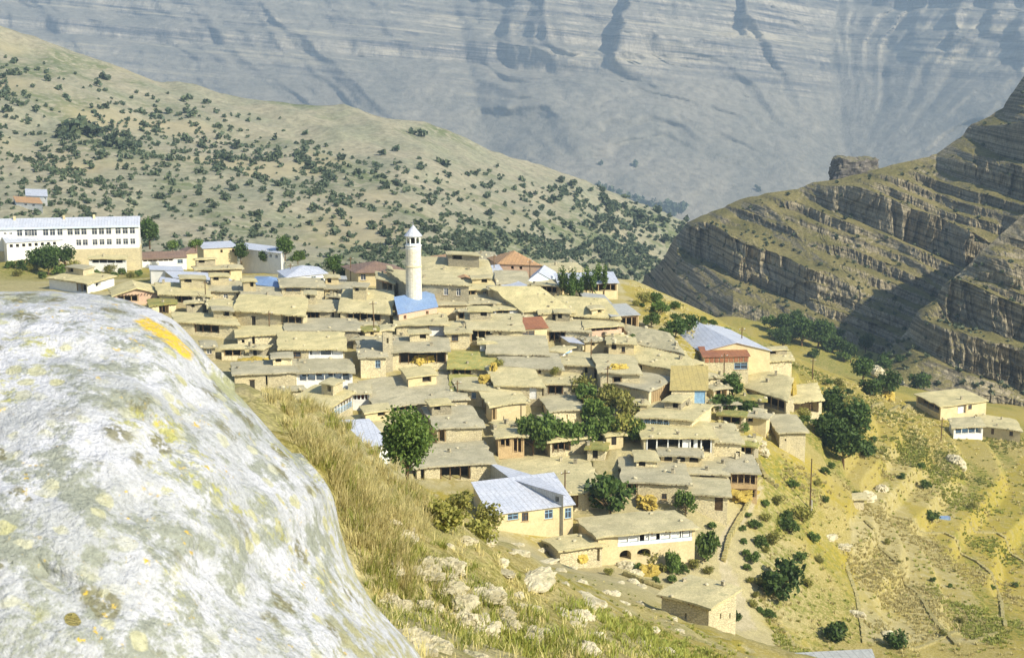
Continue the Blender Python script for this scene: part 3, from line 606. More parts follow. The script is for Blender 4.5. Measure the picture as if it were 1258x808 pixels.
USED = {}
HOUSES = []
def house(name, label, P0, P1, P2, h=3.0, roof='clay', wall='stone', F=(), Rf=(), kind='flat', rise=None, lift=0.0, Dmax=11.0, over=None, Y0=140.0, cat='house', group=None, th=None, lf=(), fz=None):
    assert label not in USED or group, label
    USED[label] = 1
    mx, my = (P0[0] + P1[0]) / 2, (P0[1] + P1[1]) / 2
    c = hit(mx, my, h, Y0); zt = c[2] + lift
    if fz is not None: zt = fz
    def on(p, z):
        dx, dy, dz = ray(*p); t = (z - CZ) / dz; return np.array([dx * t, dy * t])
    a, b, q = on(P0, zt), on(P1, zt), on(P2, zt)
    W = np.linalg.norm(b - a); D = np.linalg.norm(q - b); dmax = Dmax; r_auto = 0.0
    if D > dmax:                                           # the roof is pitched towards us: shorter and rising to the back
        best = None
        for m_ in np.arange(0, 5, .04):
            q2 = on(P2, zt + m_); d2 = np.linalg.norm(q2 - b)
            if best is None or d2 < best[0]: best = (d2, q2, m_)
            if d2 <= dmax: break
        D, q, r_auto = best
    d = a + (q - b)
    cs = [a, b, q, d]
    allg = [float(ground(x, y)) for x, y in cs]; zb = min(allg) - .4; zb = min(zb, zt - h * .8)
    if fz is not None: zb = zt - h - 2.5
    org = np.array([*((a + b + q + d) / 4), zb + .2]); ang = math.atan2(b[1] - a[1], b[0] - a[0])
    F = list(F)
    if name == 'stone_house' and W > 4.5 and not any(f[0] in 'VWDA' for f in F) and 'plain' not in label and 'hole' not in label and random.random() < .75:
        u_ = random.choice([.04, .3, .52]); F = [f for f in F if f[0] == 'H' and (f[2] < u_ or f[1] > u_ + .42)] + [('V', u_, u_ + .4, .2, random.uniform(1.6, 2.3), {'back': 'inside_shade', 'n': 3, 'post': 'wood'})]
    if not F and not Rf: F = [('H', u_, u_ + .07, .5, 1.2) for u_ in random.sample([.12, .3, .5, .7, .85], 2)]
    root = link(name, None, None, org, ang); root.empty_display_size = .5; tag(root, label, cat, group)
    ca, sa = math.cos(-ang), math.sin(-ang)
    loc = [np.array([(x - org[0]) * ca - (y - org[1]) * sa, (x - org[0]) * sa + (y - org[1]) * ca]) for x, y in cs]
    ztl = zt - org[2]; zbl = zb - org[2]
    clay = roof.startswith('clay'); t_ = th if th is not None else (.24 if clay else .08)
    rs = rise if rise is not None else (r_auto if kind == 'flat' else 1.6)
    if kind == 'gx': zf = lambda u, w_: ztl + rs * (1 - np.abs(2 * w_ - 1))
    elif kind == 'gy': zf = lambda u, w_: ztl + rs * (1 - np.abs(2 * u - 1))
    elif kind == 'hip':
        k = max(1.05, W / D * 2)
        zf = lambda u, w_: ztl + rs * np.minimum(np.minimum(2 * w_, 2 - 2 * w_), np.minimum(k * u, k - k * u))
    else: zf = lambda u, w_: ztl + rs * w_
    seed = len(HOUSES) + 1
    ov = over if over is not None else (.5 if clay else .30)
    V, Q = roof_mesh(loc, t_, zf, kind, None, .11 if clay else 0.0, ov, seed, *( (None, None) if clay else ((12, 12) if kind == 'hip' else (2, 2)) ))
    ro = link('roof', mesh_np('roof', V, Q, M[roof], False), root)
    # walls (their heads stop under the slab)
    wm = [M[wall]]; mi = {}
    def midx(n):
        if n not in mi: mi[n] = len(wm); wm.append(M[n])
        return mi[n]
    def conv(feats):
        o_ = []
        for f in feats:
            k, u0, u1, v0, v1 = f[:5]; ex = f[5] if len(f) > 5 else {}
            if k == 'S': continue
            d_ = ex.get('d', {'W': .16, 'D': .16, 'V': 1.8, 'A': 1.6, 'H': .8}[k])
            o_.append((u0, u1, v0, v1, d_, midx(ex.get('back', {'W': 'inside_shade', 'D': 'inside_shade', 'V': 'stone', 'A': 'inside_shade', 'H': 'inside_shade'}[k]))))
        return o_
    mb = MB(); zw = ztl - t_ * .55
    Pf, Lf = wall_face(mb, loc[0], loc[1], zw, zbl, conv(F), 0)
    Pr, Lr = wall_face(mb, loc[1], loc[2], zw, zbl, conv(Rf), 0)
    Pk, Lk = wall_face(mb, loc[2], loc[3], zw, zbl, [], 0)
    Pl, Ll = wall_face(mb, loc[3], loc[0], zw, zbl, conv(lf), 0)
    def top(i, z): return (*loc[i], z)
    e_ = t_ * .55
    if kind == 'flat' and rs > .05:
        mb.face([top(1, zw), top(2, zw), top(2, zw + rs)]); mb.face([top(3, zw), top(0, zw), top(3, zw + rs)]); mb.face([top(2, zw), top(3, zw), top(3, zw + rs), top(2, zw + rs)])
    elif kind == 'gx':
        for i, j in ((1, 2), (3, 0)): m_ = (loc[i] + loc[j]) / 2; mb.face([top(i, zw), top(j, zw), (*m_, zw + rs)])
    elif kind == 'gy':
        for i, j in ((0, 1), (2, 3)): m_ = (loc[i] + loc[j]) / 2; mb.face([top(i, zw), top(j, zw), (*m_, zw + rs)])
    mb.build('wall', wm, root)
    if clay and W > 3:                                     # log ends under the eave
        rf_ = MB(); ex_ = (loc[1] - loc[0]) / W; ny_ = np.array([ex_[1], -ex_[0]])
        for i_ in range(int(W / .62)):
            c_ = loc[0] + ex_ * (.3 + i_ * .62 + random.uniform(-.06, .06)); r_ = .07; zc = ztl - t_ - .09 + random.uniform(-.03, .03); o0 = c_ - ny_ * .1; o1 = c_ + ny_ * random.uniform(.3, .62)
            rf_.hexa([(*(o0 - ex_ * r_), zc - r_), (*(o0 + ex_ * r_), zc - r_), (*(o1 + ex_ * r_), zc - r_), (*(o1 - ex_ * r_), zc - r_)], [(*(o0 - ex_ * r_), zc + r_), (*(o0 + ex_ * r_), zc + r_), (*(o1 + ex_ * r_), zc + r_), (*(o1 - ex_ * r_), zc + r_)])
        if rf_.V: stuff(rf_.build('rafters', M['wood'], root))
    if name == 'stone_house' and clay and W > 6.5 and kind == 'flat' and random.random() < .55:      # a room built on top, at the back
        uw = random.uniform(.28, .5); u0_ = random.choice([.04, .96 - uw, random.uniform(.1, .5)]); v0_, v1_ = random.uniform(.5, .62), .97
        def lp(u_, v_): return loc[0] * (1 - u_) * (1 - v_) + loc[1] * u_ * (1 - v_) + loc[2] * u_ * v_ + loc[3] * (1 - u_) * v_
        cc_ = [lp(u0_, v0_), lp(u0_ + uw, v0_), lp(u0_ + uw, v1_), lp(u0_, v1_)]; zl = ztl + rs * v0_ - .3; zh = ztl + rs + random.uniform(1.1, 1.9)
        rm = MB(); o1_ = random.choice([.12, .5]); wall_face(rm, cc_[0], cc_[1], zh - .1, zl, [(o1_, o1_ + .32, .25, random.uniform(.8, 1.2), .7, 1)], 0)
        for q_ in (1, 2, 3): wall_face(rm, cc_[q_], cc_[(q_ + 1) % 4], zh - .1, zl, [], 0)
        ur = rm.build('upper_room', [M[random.choice(['stone', 'stone_grey', 'plaster_cream'])], M['inside_shade']], root)
        V2, Q2 = roof_mesh(cc_, .2, lambda U_, w2: zh + 0 * U_, 'flat', None, .09, .35, seed + 50); link('upper_roof', mesh_np('upper_roof', V2, Q2, M['clay'], False), ur)
    dress(root, Pf, Lf, F, None); dress(root, Pr, Lr, Rf, None); dress(root, Pl, Ll, lf, None)
    HOUSES.append((root, zt, cs)); root['_t'] = float(zt); del root['_t']
    return root

# ------------------------------------------------------------------ plants
def leaf_cloud(n, rad, size, seed, clumps=14, flat=.85, shell=.55, aspect=1.7):
    """leaf-sized quads in uneven clumps filling an egg of radii rad, base at z=0"""
    r = np.random.default_rng(seed)
    c = r.normal(size=(clumps, 3)); c /= np.linalg.norm(c, axis=1)[:, None]; c *= (shell + (1 - shell) * r.random((clumps, 1))) * .72; c[:, 2] *= flat
    cr = .30 + .26 * r.random(clumps); k = r.integers(0, clumps, n)
    o_ = r.normal(size=(n, 3)); o_ /= np.linalg.norm(o_, axis=1)[:, None]; o_ *= (r.random((n, 1)) ** .45)
    p = c[k] + o_ * cr[k][:, None]; p[:, 2] = np.maximum(p[:, 2], -.95)
    p = (p + [0, 0, .92]) * np.array(rad)
    a = r.normal(size=(n, 3)); a /= np.linalg.norm(a, axis=1)[:, None]; b = np.cross(a, r.normal(size=(n, 3))); b /= np.linalg.norm(b, axis=1)[:, None]
    s = size * (.6 + .8 * r.random((n, 1)))
    V = np.stack([p - a * s * aspect, p - b * s, p + a * s * aspect, p + b * s], 1).reshape(-1, 3)
    return V, np.arange(n * 4).reshape(-1, 4)
TREE = {}
def tree_proto(key, n, rad, size, mat, seed, trunk=.0, tr=.12, clumps=14, flat=.85):
    V, Q = leaf_cloud(n, rad, size, seed, clumps, flat); V = V + [0, 0, trunk]
    cm = mesh_np('crown', V, Q, M[mat], False); r = random.Random(seed); mb = MB()
    top = trunk + rad[2] * .9; mb.tube((0, 0, -.3), (.05, .03, trunk + rad[2] * .5), tr, tr * .6, 7)
    for i in range(6):
        t = r.uniform(0, 6.28); z0 = (trunk * .7 + rad[2] * r.uniform(.05, .5))
        mb.tube((.03, .02, z0), (math.cos(t) * rad[0] * .65, math.sin(t) * rad[1] * .65, z0 + rad[2] * r.uniform(.3, .8)), tr * .5, tr * .12, 5)
    TREE[key] = (cm, mesh_py('trunk', mb.V, mb.F, M['wood'], mb.I)); return key
def tree(key, name, label, loc, s=1.0, rz=None, group=None, cat='bush'):
    o_ = link(name, None, None, loc, rz if rz is not None else random.uniform(0, 6.28)); o_.scale = (s, s, s) if not isinstance(s, tuple) else s
    tag(o_, label, cat, group); cm, tm = TREE[key]; link('crown', cm, o_); link('trunk', tm, o_); return o_
# ------------------------------------------------------------------ the village, house by house (photo points of the roof's front-left, front-right and rear-right corner)
def V(u0, u1, v0, v1, **k): return ('V', u0, u1, v0, v1, k)
def Wn(u0, u1, v0=.7, v1=1.8, **k): return ('W', u0, u1, v0, v1, k)
def Dr(u0, u1, v0=.6, v1=2.6, **k): return ('D', u0, u1, v0, v1, k)
def Hl(u0, u1, v0, v1, **k): return ('H', u0, u1, v0, v1, k)
def A(u0, u1, v0, v1, **k): return ('A', u0, u1, v0, v1, k)
def S(u0, u1, v0, v1, **k): return ('S', u0, u1, v0, v1, k)
H = house; sh = 'stone_house'
def hillY(px, py): k = np.argmin((SH['hill'][1] - px) ** 2 + (SH['hill'][2] - py) ** 2); return float(SH['hill'][0].reshape(-1, 3)[k][1])
# -- beside and below the school
H('school_outbuilding', 'low white outbuilding with a dark gallery set into the wall below the school', (109,317),(154,317),(155,313), 3.0, 'clay', 'plaster_white', [V(.06,.94,.25,1.2,n=4,post='plaster_white',back='inside_shade')], Y0=300, Dmax=5, fz=float(at(131,317,372)[2]))
H('school_annex', 'lean-to annex with long pale roof under the left windows of the school', (8,298),(77,294),(72,287), 3.2, 'tin_white', 'plaster_white', [Hl(.05+.11*i,.11+.11*i,.5,1.4) for i in range(8)], Y0=330, Dmax=6, fz=float(at(42,296,383)[2]))
H('brown_roofed_house', 'white house with purple-brown tin roof and gallery windows next to the school', (172,318),(229,316),(226,308), 3.0, 'tin_brown', 'plaster_white', [V(.05,.72,.3,1.6,n=6,post='plaster_white',back='inside_shade',rail='plaster_white',rh=.8,solid=1), Wn(.8,.92,.5,1.6,m='paint_blue')], Y0=300, Dmax=7)
H('maroon_roofed_house', 'small house under a maroon hipped roof among trees', (226,311),(268,308),(262,298), 2.6, 'tin_brown', 'plaster_cream', [Wn(.7,.85)], kind='hip', rise=2.2, Y0=320)
H('barn', 'long barn with white tin roof behind the maroon hipped roof', (250,305),(291,303),(282,296), 2.6, 'tin_white', 'plaster_cream', Y0=330, Dmax=9, cat='barn')
H('barn', 'long white-roofed barn with pale gable end at the back of the village', (297,305),(345,311),(349,304), 2.8, 'tin_white', 'plaster_white', Y0=330, Dmax=9, cat='barn')
H(sh, 'low clay-roofed house overgrown with greenery below the maroon roof', (224,318),(277,316),(272,310), 2.6, 'clay_grassy', 'plaster_cream', [Hl(.2,.35,.6,1.4), Hl(.6,.7,.6,1.4)], Y0=300, Dmax=8)
H('white_block', 'blank white-plastered block in front of the brown tin roof', (185,331),(224,332),(222,327), 3.0, 'tin_white', 'plaster_white', Y0=290, Dmax=6, cat='building')
H('white_roofed_shed', 'low shed with narrow white tin roof strip', (196,346),(222,350),(224,344), 2.2, 'tin_white', 'plaster_cream', Y0=270, Dmax=5, cat='shed')
H('white_roofed_shed', 'long low shed with white tin roof among the clay roofs', (214,341),(285,345),(272,336), 2.2, 'tin_white', 'stone', Y0=280, Dmax=8, cat='shed')
H(sh, 'tan house with dark gallery under the trees', (241,330),(297,328),(293,324), 3.0, 'clay', 'plaster_cream', [V(.1,.75,.5,1.6,n=4,back='inside_shade')], Y0=290)
H('blue_roofed_house', 'house with faded blue hipped tin roof at the back row', (306,348),(348,353),(356,340), 2.6, 'tin_blue', 'plaster_white', kind='hip', rise=1.2, Y0=270)
H('white_roofed_house', 'white house with wide white hipped tin roof beside the blue hipped roof', (352,340),(402,335),(390,324), 2.8, 'tin_white', 'plaster_white', [Hl(.2,.25,.5,1.0), Wn(.6,.72,.4,1.4,m='paint_paleblue')], kind='hip', rise=1.5, Y0=280)
H('grey_shed', 'small pale grey tin shed next to the wide white roof', (402,342),(425,343),(424,339), 2.6, 'tin_grey', 'plaster_white', Y0=270, cat='shed')
# -- far left, over the boulder
H(sh, 'clay-roofed house with white wall and dark porch by the foot of the school hill', (60,340),(107,347),(140,338), 2.6, 'clay', 'plaster_white', [V(.72,.98,.2,2.0,n=2,back='inside_shade')], [Hl(.3,.5,.5,1.3)], Y0=230, over=.6)
H(sh, 'clay house with low gable over a pink wall', (141,361),(193,358),(186,344), 2.6, 'clay', 'plaster_pink', [V(.05,.55,.3,1.6,n=3,back='inside_shade')], kind='gy', rise=1.2, Y0=220, over=.6)
H(sh, 'broad clay roof in front of the blank white block', (196,360),(258,362),(252,348), 2.6, 'clay', 'stone', [Hl(.7,.76,.6,1.5)], Y0=230)
H(sh, 'half-sunken clay house with brown turf edge near the boulder crest', (186,374),(216,371),(212,364), 2.0, 'clay_grassy', 'stone', Y0=210)
H(sh, 'plain flat clay house behind the forked pole', (258,356),(312,357),(308,345), 2.8, 'clay', 'stone', [Wn(.3,.4), Dr(.6,.7)], Y0=240)
H(sh, 'flat clay house with two dark doorways by the forked pole', (256,377),(290,379),(288,369), 3.4, 'clay', 'stone', [Dr(.38,.52,.7,2.6,m='inside_shade'), Dr(.75,.87,.5,2.2,m='inside_shade')], Y0=220)
H(sh, 'wide clay house with brown-backed porch and narrow dark door', (289,380),(372,386),(376,366), 3.6, 'clay', 'stone', [Dr(.24,.3,1.0,2.9,m='inside_shade'), V(.68,.99,.25,2.0,n=3,back='wood')], Y0=220, over=.5)
H(sh, 'broad flat clay roof running back to the white tin sheds', (300,366),(346,367),(340,352), 2.8, 'clay', 'stone', [Hl(.85,.93,.4,1.2)], Y0=240)
H(sh, 'upright clay-topped house with white-backed loggia and square window', (346,351),(398,351),(394,341), 4.2, 'clay', 'stone', [V(.06,.46,.2,1.5,n=2,back='plaster_white',rail='stone',rh=.5,solid=1), Wn(.56,.68,.3,1.6), Hl(.14,.46,2.4,2.9)], Y0=230)
H(sh, 'plain stone house right of the white-backed loggia', (399,353),(443,354),(440,346), 3.4, 'clay', 'stone', [Hl(.1,.16,.5,.9), Hl(.3,.35,.6,.9)], Y0=240)
H(sh, 'clay house with long pitched roof over a dark porch left of the minaret', (418,381),(479,383),(482,357), 3.2, 'clay', 'stone', [V(.12,.82,.15,1.7,n=5,back='inside_shade')], Y0=210, over=.5)
H(sh, 'low clay house with sloping wall beside the dark porch', (374,380),(416,381),(414,368), 2.8, 'clay', 'stone', [Hl(.8,.86,.2,1.6)], Y0=220)
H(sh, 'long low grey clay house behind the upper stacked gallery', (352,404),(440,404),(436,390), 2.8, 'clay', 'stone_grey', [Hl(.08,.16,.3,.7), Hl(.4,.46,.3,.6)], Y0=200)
H(sh, 'clay house with ragged front and small square holes above the brown hay heap', (292,411),(350,409),(346,398), 2.8, 'clay', 'stone', [Hl(.08,.14,.8,1.4), Hl(.8,.85,1.1,1.6), Hl(.3,.36,.3,1.7)], Y0=200)
H(sh, 'low clay house nearest the crest of the boulder', (216,394),(292,398),(286,386), 2.6, 'clay', 'stone', [Hl(.7,.75,1,1.6)], Y0=200)
H('stone_hut', 'tiny stone hut with one square window at the edge of the boulder', (250,424),(264,424),(262,417), 2.6, 'clay', 'stone', [Wn(.25,.7,.5,1.4)], Y0=190, cat='hut')
H(sh, 'clay house with white and blue glazed gallery, upper of two stacked galleries', (344,427),(423,427),(420,407), 3.6, 'clay', 'stone', [Wn(.15,.32,.6,1.5,m='wood'), V(.44,.98,.2,1.9,n=3,post='plaster_white',back='paint_paleblue',rail='plaster_white',rh=.8,solid=1,screen=[(.1,.3),(.7,.98)])], Y0=190, over=.5)
H(sh, 'clay house with long white-posted gallery, lower of two stacked galleries', (364,456),(433,455),(430,440), 3.6, 'clay', 'plaster_white', [V(.03,.97,.2,1.5,n=6,post='plaster_white',back='paint_paleblue',win=4,wm='paint_blue')], Y0=180, over=.5)
H(sh, 'plain tan house wall with a narrow door above the dry grass', (288,458),(364,455),(360,441), 3.8, 'clay', 'stone', [Dr(.24,.32,1.2,2.6,m='inside_shade'), Hl(.5,.53,.5,2.2)], Y0=170)
H(sh, 'small stone house with blue window beside the stone tower', (443,437),(474,436),(470,417), 3.8, 'clay', 'stone', [Wn(.58,.78,.7,2.0,m='paint_blue')], [Hl(.2,.8,.3,3)], Y0=190)
# -- round the minaret
H('brown_roofed_house', 'house with wide brown hipped roof and white window behind the minaret', (440,333),(498,332),(480,319), 3.2, 'tin_brown', 'plaster_cream', [Wn(.05,.16,.6,1.9,m='plaster_white')], kind='hip', rise=1.6, Y0=260, over=.9)
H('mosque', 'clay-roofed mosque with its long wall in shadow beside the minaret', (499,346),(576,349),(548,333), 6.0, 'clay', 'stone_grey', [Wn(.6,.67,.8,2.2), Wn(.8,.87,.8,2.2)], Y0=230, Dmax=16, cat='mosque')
H(sh, 'clay house with dark loft in front of the shaded mosque wall', (463,341),(484,347),(482,338), 4.5, 'clay', 'stone_grey', [V(.3,.9,.3,1.8,n=2,back='inside_shade')], Y0=230)
H('blue_roofed_house', 'house with bright blue pitched tin roof at the foot of the minaret', (490,385),(537,376),(531,357), 3.4, 'tin_blue', 'plaster_pink', Y0=210, Dmax=8)
H(sh, 'broad clay roof spreading right of the minaret', (520,336),(606,341),(598,319), 3.0, 'clay', 'stone', [Hl(.2,.24,.6,1.3), Hl(.5,.6,.4,.7)], Y0=260)
H('orange_roofed_house', 'house with low orange hipped roof behind the minaret', (540,321),(588,319),(577,309), 2.8, 'tile_orange', 'plaster_cream', kind='hip', rise=1.3, Y0=280)
H('white_house', 'white house with flat tan roof beside the pink-tiled one', (588,318),(609,319),(606,309), 3.0, 'clay', 'plaster_white', [Wn(.3,.6,.3,1.4)], Y0=280)
H('pink_roofed_house', 'house with tall pink-tiled hipped roof on the skyline of the village', (612,323),(664,325),(650,309), 3.0, 'tile_orange', 'plaster_pink', kind='hip', rise=2.6, Y0=280)
H('white_roofed_house', 'white-roofed house in front of the orange hipped roof', (557,334),(592,331),(588,322), 2.8, 'tin_white', 'plaster_white', Y0=270)
H('white_roofed_house', 'white-roofed house right below the small white house', (584,341),(620,336),(612,325), 2.8, 'tin_white', 'plaster_white', Y0=260)
H('orange_roofed_house', 'little house with orange gabled roof in the middle of the back rows', (552,344),(592,346),(586,335), 2.6, 'tile_orange', 'stone', kind='gy', rise=.9, Y0=250)
H(sh, 'clay house with deep dark porch and a terrace of rubble', (556,355),(608,354),(602,343), 3.4, 'clay', 'stone', [V(.06,.55,.15,1.7,n=4,back='inside_shade'), Wn(.72,.8,.5,1.7)], Y0=230, over=.5)
H(sh, 'cream-walled house with small round hole in its front', (537,373),(578,372),(572,362), 3.0, 'clay', 'plaster_cream', [Hl(.52,.57,.8,1.3)], Y0=220)
H(sh, 'grey stone house with black doorway next to the cream wall', (578,371),(622,371),(618,361), 3.0, 'clay', 'stone_grey', [Dr(.05,.18,.4,2.4,m='inside_shade')], Y0=220)
H(sh, 'clay house with white panel in a dark frame below the bright blue roof', (487,398),(549,397),(545,384), 3.0, 'clay', 'stone', [V(.62,.98,.2,2.2,n=1,back='plaster_white',d=.5), Hl(.05,.1,2.3,2.6), Hl(.2,.27,2.3,2.6), Hl(.38,.45,2.3,2.6)], Y0=200)
H(sh, 'clay house with hay-filled dark porch and tall window', (576,403),(642,404),(637,385), 3.2, 'clay', 'stone', [V(.03,.45,.15,2.3,n=3,back='inside_shade'), Wn(.54,.61,.6,1.7,m='wood')], Y0=200, over=.5)
H(sh, 'stone house with one shuttered window between two dark porches', (549,407),(577,407),(574,394), 3.2, 'clay', 'stone', [Wn(.2,.5,.5,1.6,m='wood')], Y0=200)
H('white_shed', 'small white shed with single window below the hay-filled porch', (590,420),(608,420),(607,414), 2.4, 'clay', 'plaster_white', [Wn(.3,.6,.4,1.3)], Y0=190, cat='shed')
H(sh, 'clay house with long gallery full of brushwood beside the stone tower', (482,430),(550,429),(546,413), 3.4, 'clay', 'stone', [V(.12,.97,.2,2.3,n=5,back='inside_shade',post='wood')], Y0=190, over=.6)
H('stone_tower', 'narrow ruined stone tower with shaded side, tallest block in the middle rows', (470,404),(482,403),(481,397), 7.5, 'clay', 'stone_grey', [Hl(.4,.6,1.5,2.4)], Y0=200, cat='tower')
H(sh, 'clay terrace house with grass growing on its roof', (553,450),(612,452),(608,432), 2.2, 'clay_grassy', 'stone_grey', [Hl(.3,.4,.4,1)], Y0=180)
H(sh, 'low clay terrace house under the little yellow bush', (556,478),(604,476),(600,456), 2.2, 'clay_grassy', 'stone', Y0=170)
# -- right-hand back rows
H(sh, 'tan clay roof on the village skyline next to a green bank', (676,333),(718,332),(706,322), 2.8, 'clay', 'plaster_cream', [V(.3,.9,.3,1.2,n=3,back='inside_shade')], Y0=280, over=.6)
H(sh, 'small clay house directly below the pink-tiled roof', (612,347),(648,347),(644,332), 3.0, 'clay', 'stone', [Hl(.75,.85,.3,2)], Y0=260)
H('tin_gabled_house', 'house with bluish white boarded gable at the end of the long white barn', (648,345),(676,342),(682,332), 3.0, 'tin_white', 'paint_paleblue', [Wn(.4,.55,.4,1.2,m='plaster_white')], kind='gy', rise=1.6, Y0=270)
H(sh, 'yellowish clay lean-to with open front below the boarded gable', (655,349),(688,350),(684,343), 2.8, 'clay', 'plaster_cream', [V(.3,.9,.25,1.5,n=3,back='inside_shade')], Y0=250, over=.5)
H('long_barn', 'very long white tin barn on the right skyline of the village', (687,349),(759,347),(752,334), 3.0, 'tin_white', 'plaster_cream', [V(.05,.98,.2,1.6,n=9,back='inside_shade')], Y0=270, Dmax=9, cat='barn')
H('tin_roofed_house', 'house with tilted shiny tin roof slab in the right back rows', (613,353),(633,362),(647,350), 3.0, 'tin_white', 'stone', Y0=240, Dmax=9)
H('tin_shed', 'small low tin shed beside the tilted tin slab', (639,366),(656,366),(654,360), 2.4, 'tin_white', 'plaster_cream', Y0=230, cat='shed')
H(sh, 'great sloping clay roof descending towards the row of young poplars', (642,380),(700,380),(662,352), 2.8, 'clay', 'stone', Y0=220)
H(sh, 'cream-walled clay house with twin dark openings side by side', (664,383),(704,382),(700,368), 3.0, 'clay', 'plaster_cream', [V(.36,.66,.25,1.5,n=1,back='inside_shade',post='wood'), V(.72,.98,.2,1.5,n=1,back='wood')], Y0=220)
H(sh, 'clay roof running up to the long narrow tin sheds', (700,386),(760,389),(742,366), 2.6, 'clay', 'stone', Y0=220)
H('tin_shed', 'narrow tin-roofed shed of slats, upper of two stepped ones', (722,370),(751,373),(741,362), 2.8, 'tin_grey', 'wood_pale', [S(.02,.98,.2,2.6,n=12)], Y0=240, Dmax=8, cat='shed')
H('tin_shed', 'narrow tin-roofed shed on stilts, lower of two stepped ones', (752,388),(785,386),(768,373), 3.0, 'tin_grey', 'wood_pale', [V(.1,.95,.3,2.6,n=4,back='inside_shade')], Y0=230, Dmax=9, cat='shed')
H(sh, 'white-patched clay house with small porch left of the rust sheet', (608,379),(638,378),(634,368), 2.8, 'clay', 'plaster_white', [V(.05,.6,.2,1.1,n=2,back='inside_shade')], Y0=220)
H(sh, 'house roofed half in clay beside a rusted sheet', (606,405),(638,405),(634,388), 3.0, 'clay', 'plaster_cream', [Dr(.22,.34,.4,1.6,m='wood')], Y0=200)
H('rust_roofed_house', 'house with rust-red sheet roof and one wide window', (638,404),(672,402),(664,389), 3.0, 'tin_rust', 'plaster_cream', [Wn(.1,.55,.4,1.5,m='wood_pale')], Y0=200, Dmax=7)
H(sh, 'clay house with narrow dark gallery over a pinkish wall', (722,401),(764,398),(752,384), 2.8, 'clay', 'plaster_pink', [V(.02,.9,.12,.8,n=4,back='inside_shade')], Y0=210)
H(sh, 'wide flat clay roof below the twin dark openings', (672,404),(724,406),(716,389), 2.6, 'clay', 'stone', [Hl(.1,.3,.3,1)], Y0=210)
H('white_roofed_shed', 'thin white tin sheet roof lying on the clay terraces', (700,420),(716,422),(702,413), 2.2, 'tin_white', 'stone', Y0=200, cat='shed')
H('white_hut', 'little white hut with dark window and blue side door', (674,429),(692,430),(703,425), 2.6, 'clay', 'plaster_white', [Wn(.28,.5,.4,1.1)], [Dr(.2,.8,.3,2.4,m='paint_blue')], Y0=190, cat='hut')
H(sh, 'long flat clay house left of the little white hut', (600,432),(672,434),(668,412), 2.6, 'clay', 'stone', [Hl(.3,.34,.6,1.2), Hl(.7,.76,.6,1.2)], Y0=190)
H(sh, 'broad clay roof between the little white hut and the balcony door', (618,448),(690,452),(680,430), 2.6, 'clay', 'stone', [Hl(.15,.19,.4,1), Hl(.6,.65,.4,1)], Y0=190)
H(sh, 'clay house with balcony door above the bushy court', (610,471),(666,473),(652,450), 3.4, 'clay', 'stone', [Dr(.72,.88,.3,2.2,m='plaster_white')], Y0=180)
H(sh, 'low clay house between the white hut and the tall pole', (690,446),(730,448),(722,432), 2.6, 'clay', 'stone_grey', [Hl(.7,.8,.3,1.4)], Y0=190)
H(sh, 'grey stone house with small posted porch above the thicket', (668,470),(716,470),(708,456), 2.6, 'clay', 'stone_grey', [V(.1,.5,.3,1.8,n=2,back='inside_shade',post='wood')], Y0=180)
H('cream_house', 'cream block with flat top at the end of the pink-walled roof', (748,420),(779,421),(777,414), 3.2, 'clay', 'plaster_cream', [Hl(.1,.3,.3,1.2), Wn(.5,.65,.6,1.6,m='wood')], Y0=200)
H(sh, 'broad clay roof behind the cream block', (778,420),(838,432),(822,408), 2.6, 'clay', 'stone', [Hl(.1,.2,.2,1.6)], Y0=210)
H(sh, 'tall clay house with black shaded end wall by the tall pole', (738,455),(786,457),(776,436), 4.2, 'clay', 'stone', [V(.3,.55,.8,2.2,n=1,back='inside_shade')], Y0=180)
H(sh, 'wide clay roof with one dark hole behind the yellow pitched roof', (780,444),(856,456),(840,430), 2.6, 'clay', 'stone', [Hl(.05,.12,.2,1.4)], Y0=190)
H(sh, 'low broad house with board-slatted side wall facing the bushes', (756,469),(797,478),(828,464), 3.0, 'clay', 'stone', [Hl(.4,.44,.6,1.2)], [S(.1,.95,.25,2.7,n=11,m='wood_pale'), Dr(.5,.6,.6,2.4,m='inside_shade')], Y0=180)
H('yellow_roofed_house', 'house with bright yellow pitched roof and pale blue door', (825,478),(868,478),(868,450), 3.2, 'tin_yellow', 'stone', [Dr(.66,.97,.15,2.3,m='paint_blue')], Y0=180, Dmax=8)
surf('board_yellow', (.50, .38, .12), (.42, .32, .11), None, 1.2, 6, .3, .02, .85, .2)
H('tin_roofed_house', 'large house with folded blue and white tin roof at the village edge', (862,431),(946,430),(892,400), 3.4, 'tin_white', 'plaster_cream', [Hl(.1,.2,.8,2.0)], kind='gy', rise=1.5, lf=[S(.4,.95,.15,2.8,n=14,m='board_yellow')], Y0=210, Dmax=24)
H('red_roofed_house', 'house with red pitched roof and red boarded parapet below the folded tin roof', (865,438),(920,437),(913,425), 3.4, 'tin_rust', 'stone', [S(0.01,.99,.12,1.0,n=9,m='tin_rust'), Wn(.68,.97,1.15,2.3,m='paint_blue')], Y0=200, Dmax=7)
H(sh, 'clay house with hay-stuffed porch at the end of the red roof', (918,443),(973,441),(968,431), 3.4, 'clay', 'stone', [V(.03,.5,.2,2.4,n=3,back='inside_shade',post='wood')], Y0=200)
H(sh, 'rounded clay roof on posts above the steep gully', (916,474),(966,490),(972,464), 3.0, 'clay', 'stone', [V(.3,.97,.2,2.2,n=4,back='inside_shade')], Y0=180, over=.6)
H(sh, 'small clay house with open loft at the outer edge above the trees', (972,493),(1010,489),(1002,470), 3.2, 'clay', 'stone', [V(.1,.9,.3,2.4,n=3,back='wood_pale',post='wood')], Y0=190, over=.5)
